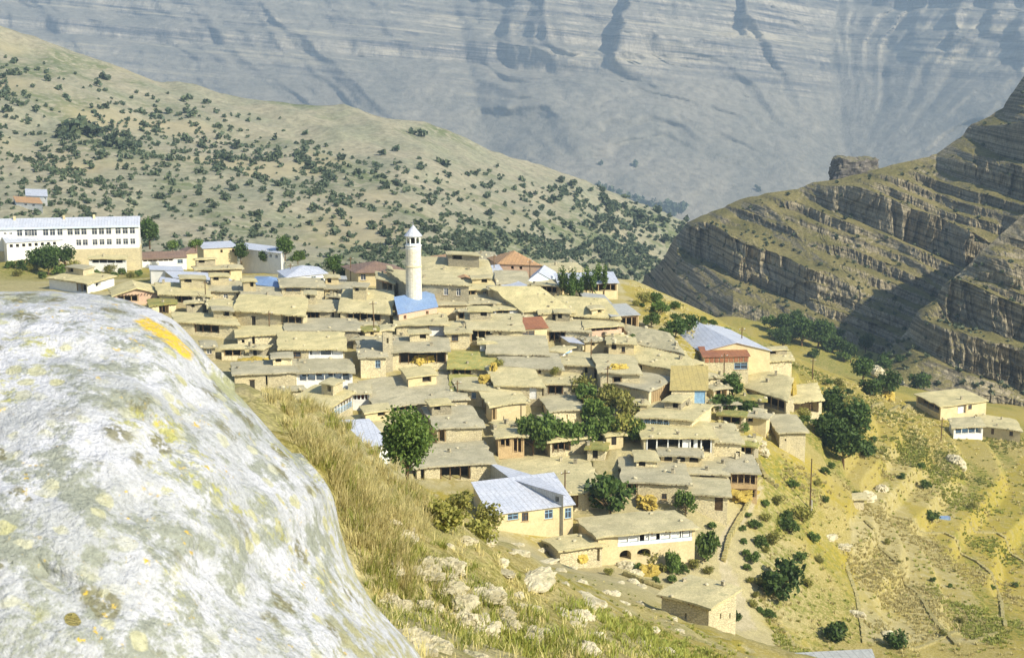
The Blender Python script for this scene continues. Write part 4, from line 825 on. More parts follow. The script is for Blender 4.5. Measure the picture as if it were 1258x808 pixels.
H('stone_tower_house', 'tall pale stone house with blank sunlit front and black side', (958,529),(990,528),(975,508), 4.0, 'clay', 'stone', [Hl(.2,.26,1.2,1.6)], Y0=170)
# -- middle
H(sh, 'clay house whose steep roof edge runs along a blue-slatted gallery', (352,494),(398,503),(433,480), 3.2, 'clay', 'stone', [], [V(.05,.98,.15,1.8,n=9,back='paint_paleblue',post='plaster_white',rail='paint_blue',rh=.9)], Y0=160, over=.5)
H('white_gallery_house', 'white gallery front with red panels set into the great clay roof', (432,481),(454,481),(452,470), 3.0, 'clay', 'plaster_white', [V(.06,.94,.2,1.7,n=4,post='plaster_white',back='brick_red',rail='plaster_white',rh=.6,solid=1)], Y0=170)
H(sh, 'great flat clay roof in the middle of the village', (463,499),(574,487),(548,456), 2.8, 'clay', 'stone', [Hl(.6,.64,.4,1)], Y0=160, Dmax=17)
H(sh, 'clay house with two small windows at the far corner of the great roof', (563,476),(596,478),(590,462), 2.8, 'clay', 'stone', [Wn(.06,.2,.3,1.2,m='wood'), Wn(.5,.66,.5,1.5,m='paint_blue')], Y0=170)
H(sh, 'long clay roof below the great roof, behind the lone tree', (436,532),(520,522),(505,502), 2.8, 'clay', 'stone', Y0=160, Dmax=13)
H('white_roofed_house', 'house with glaring white tin roof behind the dry grass', (428,548),(478,545),(452,515), 2.8, 'tin_white', 'plaster_white', [Hl(.3,.4,.3,.8), Hl(.5,.6,.3,.8), Hl(.7,.8,.3,.8)], Y0=140, Dmax=9)
H(sh, 'clay house with yellow hay against its front and black side wall', (537,524),(592,521),(575,497), 3.2, 'clay', 'stone', [V(.02,.2,.15,2.2,n=1,back='wood_pale')], Y0=160, Dmax=9)
H(sh, 'flat clay terrace in front of the hay-fronted house', (512,572),(606,566),(592,541), 2.4, 'clay', 'stone', [Hl(.05,.1,.4,2)], Y0=150, Dmax=13)
H(sh, 'clay house with dark side porch and bright front wall', (604,496),(646,491),(628,471), 3.2, 'clay', 'plaster_cream', [V(.0,.14,.2,2.4,n=1,back='inside_shade')], lf=[V(.1,.9,.2,2.4,n=4,back='inside_shade')], Y0=170, Dmax=9)
H(sh, 'small squat clay house between the bushes and the dark court', (677,503),(715,500),(702,483), 3.0, 'clay', 'stone', [Hl(.5,.54,.8,1.5)], Y0=165)
H(sh, 'low clay lean-to roof stepping down into the bushes', (676,540),(733,533),(713,515), 2.0, 'clay', 'stone', Y0=160)
H('timber_frame', 'timber porch with open bays beside the long hedge', (612,535),(644,533),(640,524), 3.2, 'clay', 'wood_pale', [V(.05,.5,.3,1.6,n=2,back='inside_shade',post='wood_pale'), V(.55,.95,.3,2.6,n=2,back='wood',post='wood_pale')], Y0=160, cat='porch')
H(sh, 'clay house with pale blue gallery behind the big posted veranda', (782,510),(850,514),(874,496), 3.0, 'clay', 'stone', [V(.02,.6,.15,1.3,n=5,back='paint_paleblue',post='plaster_white',rail='paint_blue',rh=.6)], Y0=170, Dmax=13)
H('veranda_house', 'clay-roofed house with big white-posted veranda over three small arches', (791,535),(878,536),(866,517), 3.4, 'clay', 'stone', [V(.03,.97,.2,2.3,n=6,post='plaster_white',back='inside_shade',pw=.18,screen=[(.55,.66),(.72,.78)],d=2.4)], Y0=160, Dmax=10, over=.5)
H(sh, 'stone-fronted clay house joined to the right of the big veranda', (878,541),(911,542),(898,519), 3.4, 'clay', 'stone', [Hl(.8,.95,1.4,2.6)], Y0=165, Dmax=11)
H('arcade_terrace', 'white terrace front with three low arches under the big veranda', (812,556),(862,558),(858,546), 2.4, 'clay', 'plaster_cream', [A(.08,.28,.2,1.1,m='plaster_cream'), A(.38,.60,.2,1.1,m='plaster_cream'), A(.70,.92,.2,1.1,m='plaster_cream')], Y0=160, cat='terrace')
H(sh, 'widest flat clay roof beside the long hedge', (636,612),(742,600),(712,552), 2.6, 'clay', 'stone', [Hl(.88,.94,.3,1.2)], Y0=150, Dmax=21)
H(sh, 'flat clay roof above the yellow hay wall', (768,590),(846,592),(836,562), 3.0, 'clay', 'stone', [V(.02,.2,.15,1.9,n=2,back='inside_shade'), Wn(.58,.66,1.6,2.4,m='wood')], Y0=155, Dmax=14)
H(sh, 'broad earth roof linking the arcade terrace and the hay barn', (846,578),(892,580),(882,560), 2.4, 'clay', 'stone', Y0=165)
H(sh, 'stone house with one brown door beside the hay barn', (838,603),(894,607),(890,578), 3.2, 'clay', 'stone', [Dr(.72,.9,.4,2.3,m='wood')], Y0=160, Dmax=12)
H('hay_barn', 'open two-storey hay barn on posts beside the lane', (890,578),(931,579),(921,557), 4.0, 'clay', 'wood_pale', [V(.03,.97,.25,1.8,n=5,back='wood',post='wood_pale'), V(.03,.97,2.5,3.7,n=5,back='inside_shade',post='wood_pale')], Y0=165, Dmax=11, over=.5, cat='barn')
# -- nearest houses
H('tin_roofed_house', 'cream house with big pale tin roof and blue window frames', (603,631),(704,618),(679,581), 3.6, 'tin_white', 'plaster_cream', [Wn(.2,.33,.3,1.1,m='paint_blue'), Wn(.37,.45,.35,1.5,m='wood'), Wn(.65,.75,.4,1.6,m='paint_blue'), Wn(.90,.98,.5,1.9,m='paint_blue')], Y0=145, Dmax=9)
H('tin_roofed_wing', 'raised tin-roofed wing with grey shaded gable behind the cream house', (629,588),(692,607),(660,585), 4.6, 'tin_white', 'tin_grey', Y0=155, Dmax=14, cat='house')
H('veranda_house', 'two-storey clay-roofed house with curtained white veranda over stone arches', (735,656),(854,646),(826,626), 4.6, 'clay', 'plaster_cream', [V(.2,.97,.15,1.75,n=7,post='plaster_white',back='inside_shade',rail='paint_paleblue',rh=.5,solid=1,screen=[(.02,.28),(.36,.52),(.58,.84),(.88,.97)],d=1.6), A(.22,.34,2.3,3.6), A(.40,.54,2.3,3.4)], Y0=140, Dmax=9, over=.55)
H('stone_shed', 'small cream-walled shed with hay under its eave on the slope edge', (688,673),(740,667),(722,655), 3.0, 'clay', 'stone', [Hl(.88,.94,.5,2.2)], Y0=135, Dmax=7, cat='shed')
H('stone_barn', 'lone stone barn with corner turned towards the lane bend', (813,727),(871,742),(905,721), 4.2, 'clay', 'stone', [Hl(.5,.54,1.4,2.0)], [Hl(.4,.46,1.6,2.2), Hl(.75,.8,2.2,2.8)], Y0=135, Dmax=9, cat='barn')
# -- across the slope to the right
H('farmhouse', 'clay-roofed farmhouse with open shaded porch on the far right slope', (1126,483),(1156,498),(1212,491), 3.4, 'clay', 'plaster_cream', [V(.05,.95,.2,2.0,n=4,back='inside_shade')], [Wn(.6,.68,.6,1.6,m='wood'), V(.36,.56,.4,2.4,n=1,back='plaster_white',d=.5)], Y0=260, Dmax=14)
H('farmhouse', 'low clay farmhouse with blue gallery below the shaded porch', (1172,524),(1208,522),(1202,511), 3.0, 'clay', 'plaster_white', [V(.04,.97,.25,1.7,n=4,back='paint_blue',post='plaster_white',win=2)], Y0=260, Dmax=9, over=.5)
H('farmhouse', 'long low clay farmhouse with bright wall beside the blue gallery', (1209,522),(1254,528),(1246,514), 3.0, 'clay', 'plaster_cream', [Dr(.2,.28,.5,1.8,m='wood'), Wn(.7,.8,.5,1.5,m='wood')], Y0=255, Dmax=9)
H('tin_roofed_shed', 'grey tin roof of a shed at the foot of the terraces', (955,812),(1071,806),(1068,798), 2.6, 'tin_grey', 'stone', Y0=130, Dmax=8, cat='shed')
H('hill_cottage', 'white cottage with bright roof high on the hillside above the school', (32,240),(58,241),(57,233), 2.6, 'tin_white', 'plaster_white', Y0=395, fz=float(at(45,240,hillY(45,249))[2]), Dmax=9, cat='cottage')
H('hill_cottage', 'low pink-roofed cottage just below the bright white cottage', (20,248),(52,250),(48,243), 2.4, 'tile_orange', 'plaster_white', [Hl(.3,.4,.4,1.1), Hl(.6,.7,.4,1.1)], Y0=395, fz=float(at(36,249,hillY(36,257))[2]), Dmax=8, cat='cottage')

# -- outhouses squeezed into the gaps
VP = [(200,352),(480,350),(620,336),(700,356),(780,405),(860,445),(930,480),(925,560),(860,585),(740,600),(640,560),(520,540),(440,520),(340,470),(240,400)]
OG = 'outhouses between the village houses'; ro_ = random.Random(31); nout = 0; tr_ = 0
while nout < 48 and tr_ < 4000:
    tr_ += 1; q = np.array([ro_.uniform(-95, 58), ro_.uniform(186, 318)]); px, py = proj(np.array([q[0], q[1], float(ground(q[0], q[1])) + 2.0]))
    if not inpoly(px, py, VP): continue
    W_, D_, a_ = ro_.uniform(2.2, 4.4), ro_.uniform(2.2, 3.6), ro_.uniform(-.5, .5)
    ex = np.array([math.cos(a_), math.sin(a_)]); ey = np.array([-ex[1], ex[0]]); c0 = q[:2] - ex * W_ / 2; cor = [c0, c0 + ex * W_, c0 + ex * W_ + ey * D_, c0 + ey * D_]; smp = [c0 + ex * W_ * i / 3 + ey * D_ * j / 3 for i in range(4) for j in range(4)]
    sx_, sy_ = np.array(smp).T
    if any(inpoly(sx_, sy_, [tuple(t) for t in cs]).any() for _, _, cs in HOUSES if abs(cs[0][0] - q[0]) < 30 and abs(cs[0][1] - q[1]) < 30): continue
    hh = ro_.uniform(1.7, 2.6); zt_ = float(ground(q[0], q[1])) + hh; pp = [proj(np.array([*c, zt_])) for c in cor]
    H('outhouse', 'small low clay-roofed outhouse squeezed between larger houses', *[(float(p[0]), float(p[1])) for p in pp[:3]], hh, ro_.choice(['clay', 'clay', 'clay', 'clay_grassy']), ro_.choice(['stone', 'stone_grey', 'stone', 'plaster_cream']), [ro_.choice([Dr(.3,.6,.3,1.6,m='inside_shade'), Hl(.3,.5,.4,1.0), V(.1,.9,.25,1.5,n=2,back='inside_shade')])], Y0=170, fz=zt_, group=OG, cat='outhouse'); nout += 1

# ------------------------------------------------------------------ school
def school():
    Yb = 392.0; zE = float(at(170, 276, Yb)[2])
    def on(px, py): dx, dy, dz = ray(px, py); t = (zE - CZ) / dz; return np.array([dx * t, dy * t])
    a, b = on(-120, 282.0), on(170, 276); L = np.linalg.norm(b - a); e = (b - a) / L; ang = math.atan2(e[1], e[0]); D = 11.0; Hh = 6.4; base = zE - Hh - 6.5
    root = link('school', None, None, (a[0], a[1], base), ang); tag(root, 'long two-storey white school with pale tin roof and rows of windows', 'school')
    zt = zE - base; zm = zt - Hh; mb = MB()
    pxs_u = [116,124.6,133.5,145,153.7,162.5,86,94.6,103,73.5,64.4,56,42,38.5,33.5,24]; pxs_l = [116,124.6,133.5,145,153.7,162.5,104,96]
    def u(px): 
        dx, dy, dz = ray(px, 285); A_ = np.array([[e[0], -dx], [e[1], -dy]]); s = np.linalg.solve(A_, -a); return s[0] / L
    feats = [(u(p) - .72 / L, u(p) + .72 / L, .6, 2.4) for p in pxs_u] + [(u(p) - .68 / L, u(p) + .68 / L, 3.7, 5.3) for p in pxs_l] + [(u(p) - .4 / L, u(p) + .4 / L, 1.2, 1.9) for p in (6, 13)] + [(u(p) - .6 / L, u(p) + .6 / L, .65, 2.1) for p in (-12, -25, -38, -52, -66, -80)]
    P_, L_ = wall_face(mb, (0, 0), (L, 0), zt - .1, zm, [(*f, .16, 1) for f in feats], 0)
    for q in (((L, 0), (L, D)), ((L, D), (0, D)), ((0, D), (0, 0))): wall_face(mb, *q, zt - .1, zm, [], 0)
    for x in (0, L): mb.face([(x, 0, zt - .1), (x, D, zt - .1), (x, D / 2, zt + 1.6)] if x else [(x, D, zt - .1), (x, 0, zt - .1), (x, D / 2, zt + 1.6)])
    mb.build('wall', [M['plaster_white'], M['inside_shade']], root)
    dress(root, P_, L_, [('W', *f, {'m': 'plaster_white', 'sill': 0}) for f in feats], None)
    V_, Q_ = roof_mesh([np.array(c) for c in ((0, 0), (L, 0), (L, D), (0, D))], .1, lambda U, w_: zt + 1.9 * (1 - np.abs(2 * w_ - 1)), 'gx', None, 0, .4, 3, 2, 2)
    rf = link('roof', mesh_np('roof', V_, Q_, M['tin_white'], False), root)
    for x in (L - 12, L - 33, L - 20): q = MB(); q.box(x - .3, x + .3, D * .4, D * .4 + .6, zt + 1.2, zt + 2.6); q.build('chimney', M['plaster_cream'], rf)
    q = MB(); q.box(-.4, L + .4, -.46, -.405, zt - .62, zt - .12); q.build('fascia', M['paint_paleblue'], root)
    q = MB(); q.box(-.2, L + .2, -.3, D + .3, -6, zm - .003); q.build('stone_base', M['stone'], root)
school()

# ------------------------------------------------------------------ minaret
def minaret():
    b = at(508.5, 368, 266.5); Y = b[1]; sc = FPX / (Y / CP) 
    z0 = float(ground(b[0], b[1])) - .5; ztip = float(at(508.5, 276.5, Y)[2]); zc = float(at(508.5, 290, Y)[2]); zg = float(at(508.5, 301, Y)[2]); zw = float(at(508.5, 306, Y)[2]); zr_ = float(at(508.5, 328, Y)[2])
    r = 9.6 / sc; root = link('minaret', None, None, (b[0], b[1], z0)); tag(root, 'pale stone minaret with white arcaded lantern and pointed roof', 'minaret')
    def ring(mb, r0, za, r1, zb_, n=20, mi=0):
        for i in range(n):
            t, s = 2 * math.pi * i / n, 2 * math.pi * (i + 1) / n
            mb.face([(r0 * math.cos(t), r0 * math.sin(t), za), (r0 * math.cos(s), r0 * math.sin(s), za), (r1 * math.cos(s), r1 * math.sin(s), zb_), (r1 * math.cos(t), r1 * math.sin(t), zb_)], mi)
    q = MB(); zs = np.linspace(0, zw - z0, 30)
    for i in range(29): ring(q, r * (1.06 - .08 * i / 29), zs[i], r * (1.06 - .08 * (i + 1) / 29), zs[i + 1])
    q.build('shaft', M['minaret_stone'], root)
    q = MB(); k = zr_ - z0; ring(q, r * 1.01, k, r * 1.07, k + .05); ring(q, r * 1.07, k + .05, r * 1.07, k + .25); ring(q, r * 1.07, k + .25, r * 1.0, k + .3); q.build('string_course', M['stone'], root)
    a, c, g, t = zw - z0, zc - z0, zg - z0, ztip - z0
    q = MB(); ring(q, r * .97, a, r * 1.0, a + .05); ring(q, r * 1.0, a + .05, r * 1.0, g - .2); ring(q, r * 1.0, g - .2, r * 1.1, g - .1); ring(q, r * 1.1, g - .1, r * 1.1, g); ring(q, r * 1.1, g, 0.01, g + .001); ring(q, r * .55, g, r * .55, c, 12, 1); q.build('drum', [M['plaster_white'], M['inside_shade']], root)
    n = 8
    for i in range(n):
        th = 2 * math.pi * (i + .5) / n; q = MB(); x, y = r * .88 * math.cos(th), r * .88 * math.sin(th); q.tube((x, y, g), (x, y, c + .02), .13, .13, 8); q.build('column', M['plaster_white'], root, smooth=False)
        th = 2 * math.pi * i / n; q = MB(); t1, t2 = th - math.pi / n, th + math.pi / n; R1, R0 = r * .96, r * .84; N = 6; zb_, zt_ = c - .55, c + .02
        for j in range(N):
            f0, f1 = j / N, (j + 1) / N; aa, bb = t1 + (t2 - t1) * f0, t1 + (t2 - t1) * f1
            h0 = zb_ + .42 * math.sin(math.pi * f0) ** .6 if 0 < f0 < 1 else zb_; h1 = zb_ + .42 * math.sin(math.pi * f1) ** .6 if 0 < f1 < 1 else zb_
            pt = lambda R_, an, z: (R_ * math.cos(an), R_ * math.sin(an), z)
            q.hexa([pt(R1, aa, h0), pt(R1, bb, h1), pt(R0, bb, h1), pt(R0, aa, h0)], [pt(R1, aa, zt_), pt(R1, bb, zt_), pt(R0, bb, zt_), pt(R0, aa, zt_)])
        q.build('arch', M['plaster_white'], root)
        q = MB(); q.hexa([pt(R1, t1, g + .05), pt(R1, t2, g + .05), pt(R1 - .06, t2, g + .05), pt(R1 - .06, t1, g + .05)], [pt(R1, t1, g + .4), pt(R1, t2, g + .4), pt(R1 - .06, t2, g + .4), pt(R1 - .06, t1, g + .4)]); q.build('railing', M['paint_paleblue'], root)
    q = MB(); ring(q, .01, c - .02, r * 1.16, c, 16); ring(q, r * 1.16, c, r * 1.16, c + .1, 16); ring(q, r * 1.16, c + .1, .06, t, 16); q.build('lantern_roof', M['tin_white'], root)
    q = MB(); q.tube((0, 0, t - .1), (0, 0, t + .7), .04, .03, 6); q.build('finial', M['tin_white'], root)
def minstone():
    b = NB('minaret_stone', .9, .15); v = b.n('ShaderNodeNewGeometry').outputs['Position']; x = b.n('ShaderNodeTexBrick'); m = b.mapped(v, (1, 1, 1))
    s = b.n('ShaderNodeSeparateXYZ'); b.l(v, s.inputs[0]); c = b.n('ShaderNodeCombineXYZ'); b.l(b.math('ADD', s.outputs[0], s.outputs[1]), c.inputs[0]); b.l(s.outputs[2], c.inputs[1]); b.l(c.outputs[0], x.inputs['Vector'])
    x.inputs['Scale'].default_value = 1.6; x.inputs['Color1'].default_value = (.76, .71, .58, 1); x.inputs['Color2'].default_value = (.66, .61, .49, 1); x.inputs['Mortar'].default_value = (.55, .51, .41, 1)
    b.col(b.bright(x.outputs['Color'], b.rmp(b.noise(v, 2, 3), .3, .7, .85, 1.12))); b.bump(x.outputs['Fac'], -.3, .03); M['minaret_stone'] = b.m
minstone(); minaret()
# the ground is cut level under every house
gzz = GP[..., 2].ravel(); gxx, gyy = gx.ravel(), gy.ravel()
for root, zt, cs in HOUSES:
    c4 = np.array(cs); cc = c4.mean(0); c4 = cc + (c4 - cc) * 1.06
    near = np.abs(gxx - cc[0]) + np.abs(gyy - cc[1]) < 40
    k = np.where(near)[0]; ins = inpoly(gxx[k], gyy[k], [tuple(p) for p in c4]); k = k[ins]; gzz[k] = np.minimum(gzz[k], zt - 2.0)
GROUND.data.vertices.foreach_set('co', np.stack([gxx, gyy, gzz], -1).astype(np.float32).ravel()); GROUND.data.update()
# ------------------------------------------------------------------ the great lichen-covered boulder
def boulder():
    sil = [(-420,520),(-260,410),(-120,368),(0,361),(60,357),(110,361),(150,368),(185,378),(215,394),(238,418),(262,447),(290,474),(318,502),(345,533),(375,562),(398,590),(410,615),(414,640),(424,672),(437,705),(455,735),(480,765),(505,790),(540,840),(560,920),(520,1050),(380,1160),(100,1200),(-200,1150),(-420,1000),(-500,760)]
    sil = np.array(sil, float); n = len(sil); tt = np.r_[0, np.cumsum(np.linalg.norm(np.diff(np.r_[sil, sil[:1]], axis=0), axis=1))]; NT = 430
    s = np.linspace(0, tt[-1], NT, endpoint=False); S2 = np.stack([np.interp(s, tt, np.r_[sil[:, 0], sil[0, 0]]), np.interp(s, tt, np.r_[sil[:, 1], sil[0, 1]])], -1)
    for _ in range(2): S2 = (np.roll(S2, 1, 0) + 2 * S2 + np.roll(S2, -1, 0)) / 4
    c = np.array([90., 760.]); NR = 122; rho = np.sin(np.linspace(0.02, math.pi / 2, NR))
    def sheet_(back):
        P2 = c + (S2[None] - c) * rho[:, None, None]; cap = np.sqrt(np.maximum(0, 1 - rho ** 2))
        rim = 4.9 - 0.0016 * (P2[..., 1] - 360) + .0006 * (P2[..., 0] - 200)                     # depth of the rim
        D = rim - (1.25 * cap[:, None] if not back else -1.3 * cap[:, None])
        return at(P2[..., 0], P2[..., 1], D), P2
    A_, P2 = sheet_(False); B_, _ = sheet_(True); P = np.concatenate([A_, B_[::-1][1:]], 0)
    cen = P.reshape(-1, 3).mean(0); dirn = P - cen; dirn /= np.linalg.norm(dirn, axis=-1, keepdims=True)
    x, y, z = P[..., 0], P[..., 1], P[..., 2]
    inner = np.r_[1 - rho ** 6 * .75, (1 - rho ** 6 * .75)[::-1][1:]][:, None]
    ns = .055 * fbm(x * 1.6, y * 1.6, z * 1.6, 4, 3) + .026 * fbm(x * 6, y * 6, z * 6, 5, 5) + .008 * fbm(x * 28, y * 28, z * 28, 3, 6) - .03 * sstep(.25, .6, fbm(x * 4 + 5, y * 4, z * 4, 3, 7))
    crack = -.035 * sstep(.86, .98, fbm(x * .9 + 2, y * .9, (z + x * .8) * 1.8, 2, 9, True))
    qx, qy = proj(P); kk = 6 * fbm(x * 9, y * 9, z * 9, 3, 12); gro = inpoly(qx + kk * .5, qy + kk * .5, [(248,440),(275,462),(300,482),(330,512),(362,548),(392,584),(400,600),(380,592),(345,556),(312,520),(280,490),(258,468)])
    fac = .035 * np.abs(fbm(x * 2.2 + 3, y * 2.2, z * 2.2, 2, 15)) + .02 * np.abs(fbm(x * 5, y * 5, z * 5, 2, 16))
    P = P + dirn * ((ns + crack + fac) * inner - .022 * gro)[..., None]
    qx, qy = proj(P); m = np.zeros((*qx.shape, 4)); k = 6 * fbm(x * 9, y * 9, z * 9, 3, 12)
    m[..., 0] = inpoly(qx + k, qy + k, [(163,392),(178,388),(188,394),(206,404),(222,418),(240,436),(232,443),(214,430),(196,414),(178,404)]) & (np.arange(P.shape[0])[:, None] < NR)
    m[..., 1] = inpoly(qx + k, qy + k, [(254,442),(275,460),(300,478),(322,500),(300,500),(276,484),(260,466)])
    m[..., 2] = sstep(380, 440, qx + k * 3) * sstep(560, 760, qy + k * 4)
    nr = P.shape[0]; a = np.arange(nr * NT).reshape(nr, NT); a2 = np.roll(a, -1, 1); Q = np.stack([a[:-1], a[1:], a2[1:], a2[:-1]], -1).reshape(-1, 4)
    base = np.array([x.mean(), y.mean(), z.min()])
    b = NB('lichen_rock', .92, .15); p = b.n('ShaderNodeNewGeometry').outputs['Position']; at_ = b.n('ShaderNodeAttribute'); at_.attribute_name = 'cover'; sp = b.n('ShaderNodeSeparateColor'); b.l(at_.outputs['Color'], sp.inputs[0])
    col = b.mix(b.rmp(b.noise(p, 3.2, 6, .62), .38, .62), (.62, .63, .69), (.46, .475, .50))
    col = b.mix(b.rmp(b.noise(p, 6, 8, .78), .495, .575, 0, .88), col, (.29, .31, .25))                      # grey-green crust
    col = b.mix(b.math('MULTIPLY', b.rmp(b.noise(p, 2.3, 4), .50, .60), b.rmp(b.noise(p, 20, 5, .75), .53, .60, 0, .85)), col, (.46, .45, .14))        # yellow-green lichen
    # rounded pale and ochre colonies
    w1 = b.n('ShaderNodeVectorMath', operation='ADD'); nn = b.n('ShaderNodeTexNoise'); nn.inputs['Scale'].default_value = 22; b.l(p, nn.inputs['Vector']); sc_ = b.n('ShaderNodeVectorMath', operation='SCALE'); b.l(nn.outputs['Color'], sc_.inputs[0]); sc_.inputs['Scale'].default_value = .035; b.l(p, w1.inputs[0]); b.l(sc_.outputs[0], w1.inputs[1])
    v1 = b.n('ShaderNodeTexVoronoi'); v1.inputs['Scale'].default_value = 15; b.l(w1.outputs[0], v1.inputs['Vector']); q1 = b.n('ShaderNodeSeparateColor'); b.l(v1.outputs['Color'], q1.inputs[0])
    spot = b.math('MULTIPLY', b.rmp(v1.outputs['Distance'], .42, .34), b.rmp(q1.outputs[0], .45, .5))
    spot = b.math('MULTIPLY', spot, b.rmp(b.noise(p, 2.2, 3), .42, .55))
    col = b.mix(b.math('MULTIPLY', spot, .8), col, b.mix(q1.outputs[1], (.58, .58, .48), (.50, .48, .22)))
    v2 = b.n('ShaderNodeTexVoronoi'); v2.inputs['Scale'].default_value = 9; b.l(w1.outputs[0], v2.inputs['Vector']); q2 = b.n('ShaderNodeSeparateColor'); b.l(v2.outputs['Color'], q2.inputs[0])
    dk = b.math('MULTIPLY', b.rmp(v2.outputs['Distance'], .48, .30), b.rmp(q2.outputs[0], .74, .80)); dk = b.math('MULTIPLY', dk, b.rmp(b.noise(p, 40, 4, .7), .42, .52))
    col = b.mix(b.math('MULTIPLY', dk, .85), col, (.20, .19, .10))                                         # dark moss
    col = b.mix(b.math('MULTIPLY', sp.outputs[2], b.rmp(b.noise(p, 12, 5, .65), .46, .56, 0, .8)), col, (.42, .40, .22))
    og = b.math('MULTIPLY', b.rmp(b.noise(p, 5, 4), .50, .60), b.rmp(b.noise(p, 33, 4, .7), .60, .68)); col = b.mix(og, col, (.72, .50, .06))
    col = b.mix(b.math('MULTIPLY', sp.outputs[1], b.rmp(b.noise(p, 20, 4), .35, .5)), col, (.42, .43, .26))
    col = b.mix(b.math('MULTIPLY', sp.outputs[0], b.math('MULTIPLY', b.rmp(b.noise(p, 18, 5, .7), .36, .48), b.rmp(b.noise(p, 60, 4, .7), .30, .48, .35, 1))), col, (.74, .52, .07))       # orange lichen streak
    col = b.bright(col, b.rmp(b.noise(p, 60, 5, .8), .25, .75, .74, 1.18)); col = b.mix(b.rmp(b.noise(p, 130, 3, .7), .64, .70, 0, .7), col, (.16, .16, .13)); b.col(col)
    b.bump(b.math('ADD', b.noise(p, 12, 6, .65), b.noise(p, 70, 4, .7)), .9, .02); M['lichen_rock'] = b.m
    o_ = link('boulder', mesh_np('boulder', P - base, Q, b.m, True, {'cover': m.reshape(-1, 4)}), None, base)
    tag(o_, 'huge pale boulder crusted with grey, yellow and orange lichen on the hill', 'boulder')
boulder()

# ------------------------------------------------------------------ rocks on the near slope
b = NB('pale_rock', .93, .12); p_ = b.n('ShaderNodeNewGeometry').outputs['Position']
c_ = b.mix(b.rmp(b.noise(p_, .9, 5, .6), .38, .62), (.60, .54, .38), (.46, .41, .27)); c_ = b.mix(b.rmp(b.noise(p_, 2.6, 5, .65), .55, .66, 0, .7), c_, (.34, .33, .20)); c_ = b.bright(c_, b.rmp(b.noise(p_, 9, 4, .7), .25, .75, .75, 1.2)); b.col(c_)
b.bump(b.noise(p_, 5, 6, .7), .8, .15); M['pale_rock'] = b.m
rprot = [blob_rock('rock', None, (1, .8, .62), 20 + i, M['pale_rock'], 20, .55, 1.5, .45) for i in range(7)]
def place(px, py, Y0=8.0, Y1=200.0): return hit(px, py, 0.0, Y0, Y1)
RG = 'pale rocks on the near slope'
rlab = ['pale angular limestone block breaking out of the near grassy slope']
rs_ = random.Random(5)
big = [(497,655,2.0),(530,690,2.2),(548,720,2.6),(585,655,1.3),(652,712,3.0),(600,735,2.0),(640,745,1.8),(520,760,1.9),(570,780,1.6),(690,752,1.7),(720,735,1.9),(760,770,1.7),(505,700,1.6),(480,640,1.2),(617,700,1.7),(668,690,1.4),(560,690,1.4)]
for px, py, s in big:
    q = place(px, py); k = s * q[1] / 60.0 * .34
    o_ = link('rock', rs_.choice(rprot), None, (q[0], q[1], q[2] - .18 * k), rs_.uniform(0, 6.28)); o_.scale = (k * rs_.uniform(.8, 1.5), k * rs_.uniform(.7, 1.1), k * rs_.uniform(.35, .55)); tag(o_, 'large pale limestone outcrop block on the near slope', 'rock', RG)
for i in range(80):
    px = rs_.uniform(470, 880); lo = 640 + max(0, px - 600) * .32; py = rs_.uniform(lo + 10, 806)
    q = place(px, py); k = rs_.uniform(.18, .5) * (q[1] / 60) ** .5
    o_ = link('rock', rs_.choice(rprot), None, (q[0], q[1], q[2] - .15 * k), rs_.uniform(0, 6.28)); o_.scale = (k * rs_.uniform(.8, 1.4), k, k * rs_.uniform(.6, 1)); tag(o_, 'small pale stone lying loose on the near slope', 'rock', 'loose stones on the near slope')
GV2 = 'trees in the gorge bottom'
for px, py, s in [(1062,610,2.0),(1082,600,1.7),(1172,567,2.4),(1075,455,3.0),(1100,470,2.2),(768,695,1.3),(780,705,1.2),(1052,755,1.2),(1090,780,1.1),(1035,672,1.2),(1020,660,1.0),(905,560,1.3),(930,545,1.6),(938,556,1.2)]:
    q = hit(px, py, 0, 130, 480); k = s
    o_ = link('rock', rs_.choice(rprot), None, (q[0], q[1], q[2] - .1 * k), rs_.uniform(0, 6.28)); o_.scale = (k, k * .8, k * .8); tag(o_, 'weathered rock standing on the grassy terraces right of the village', 'rock', 'rocks on the terraces')

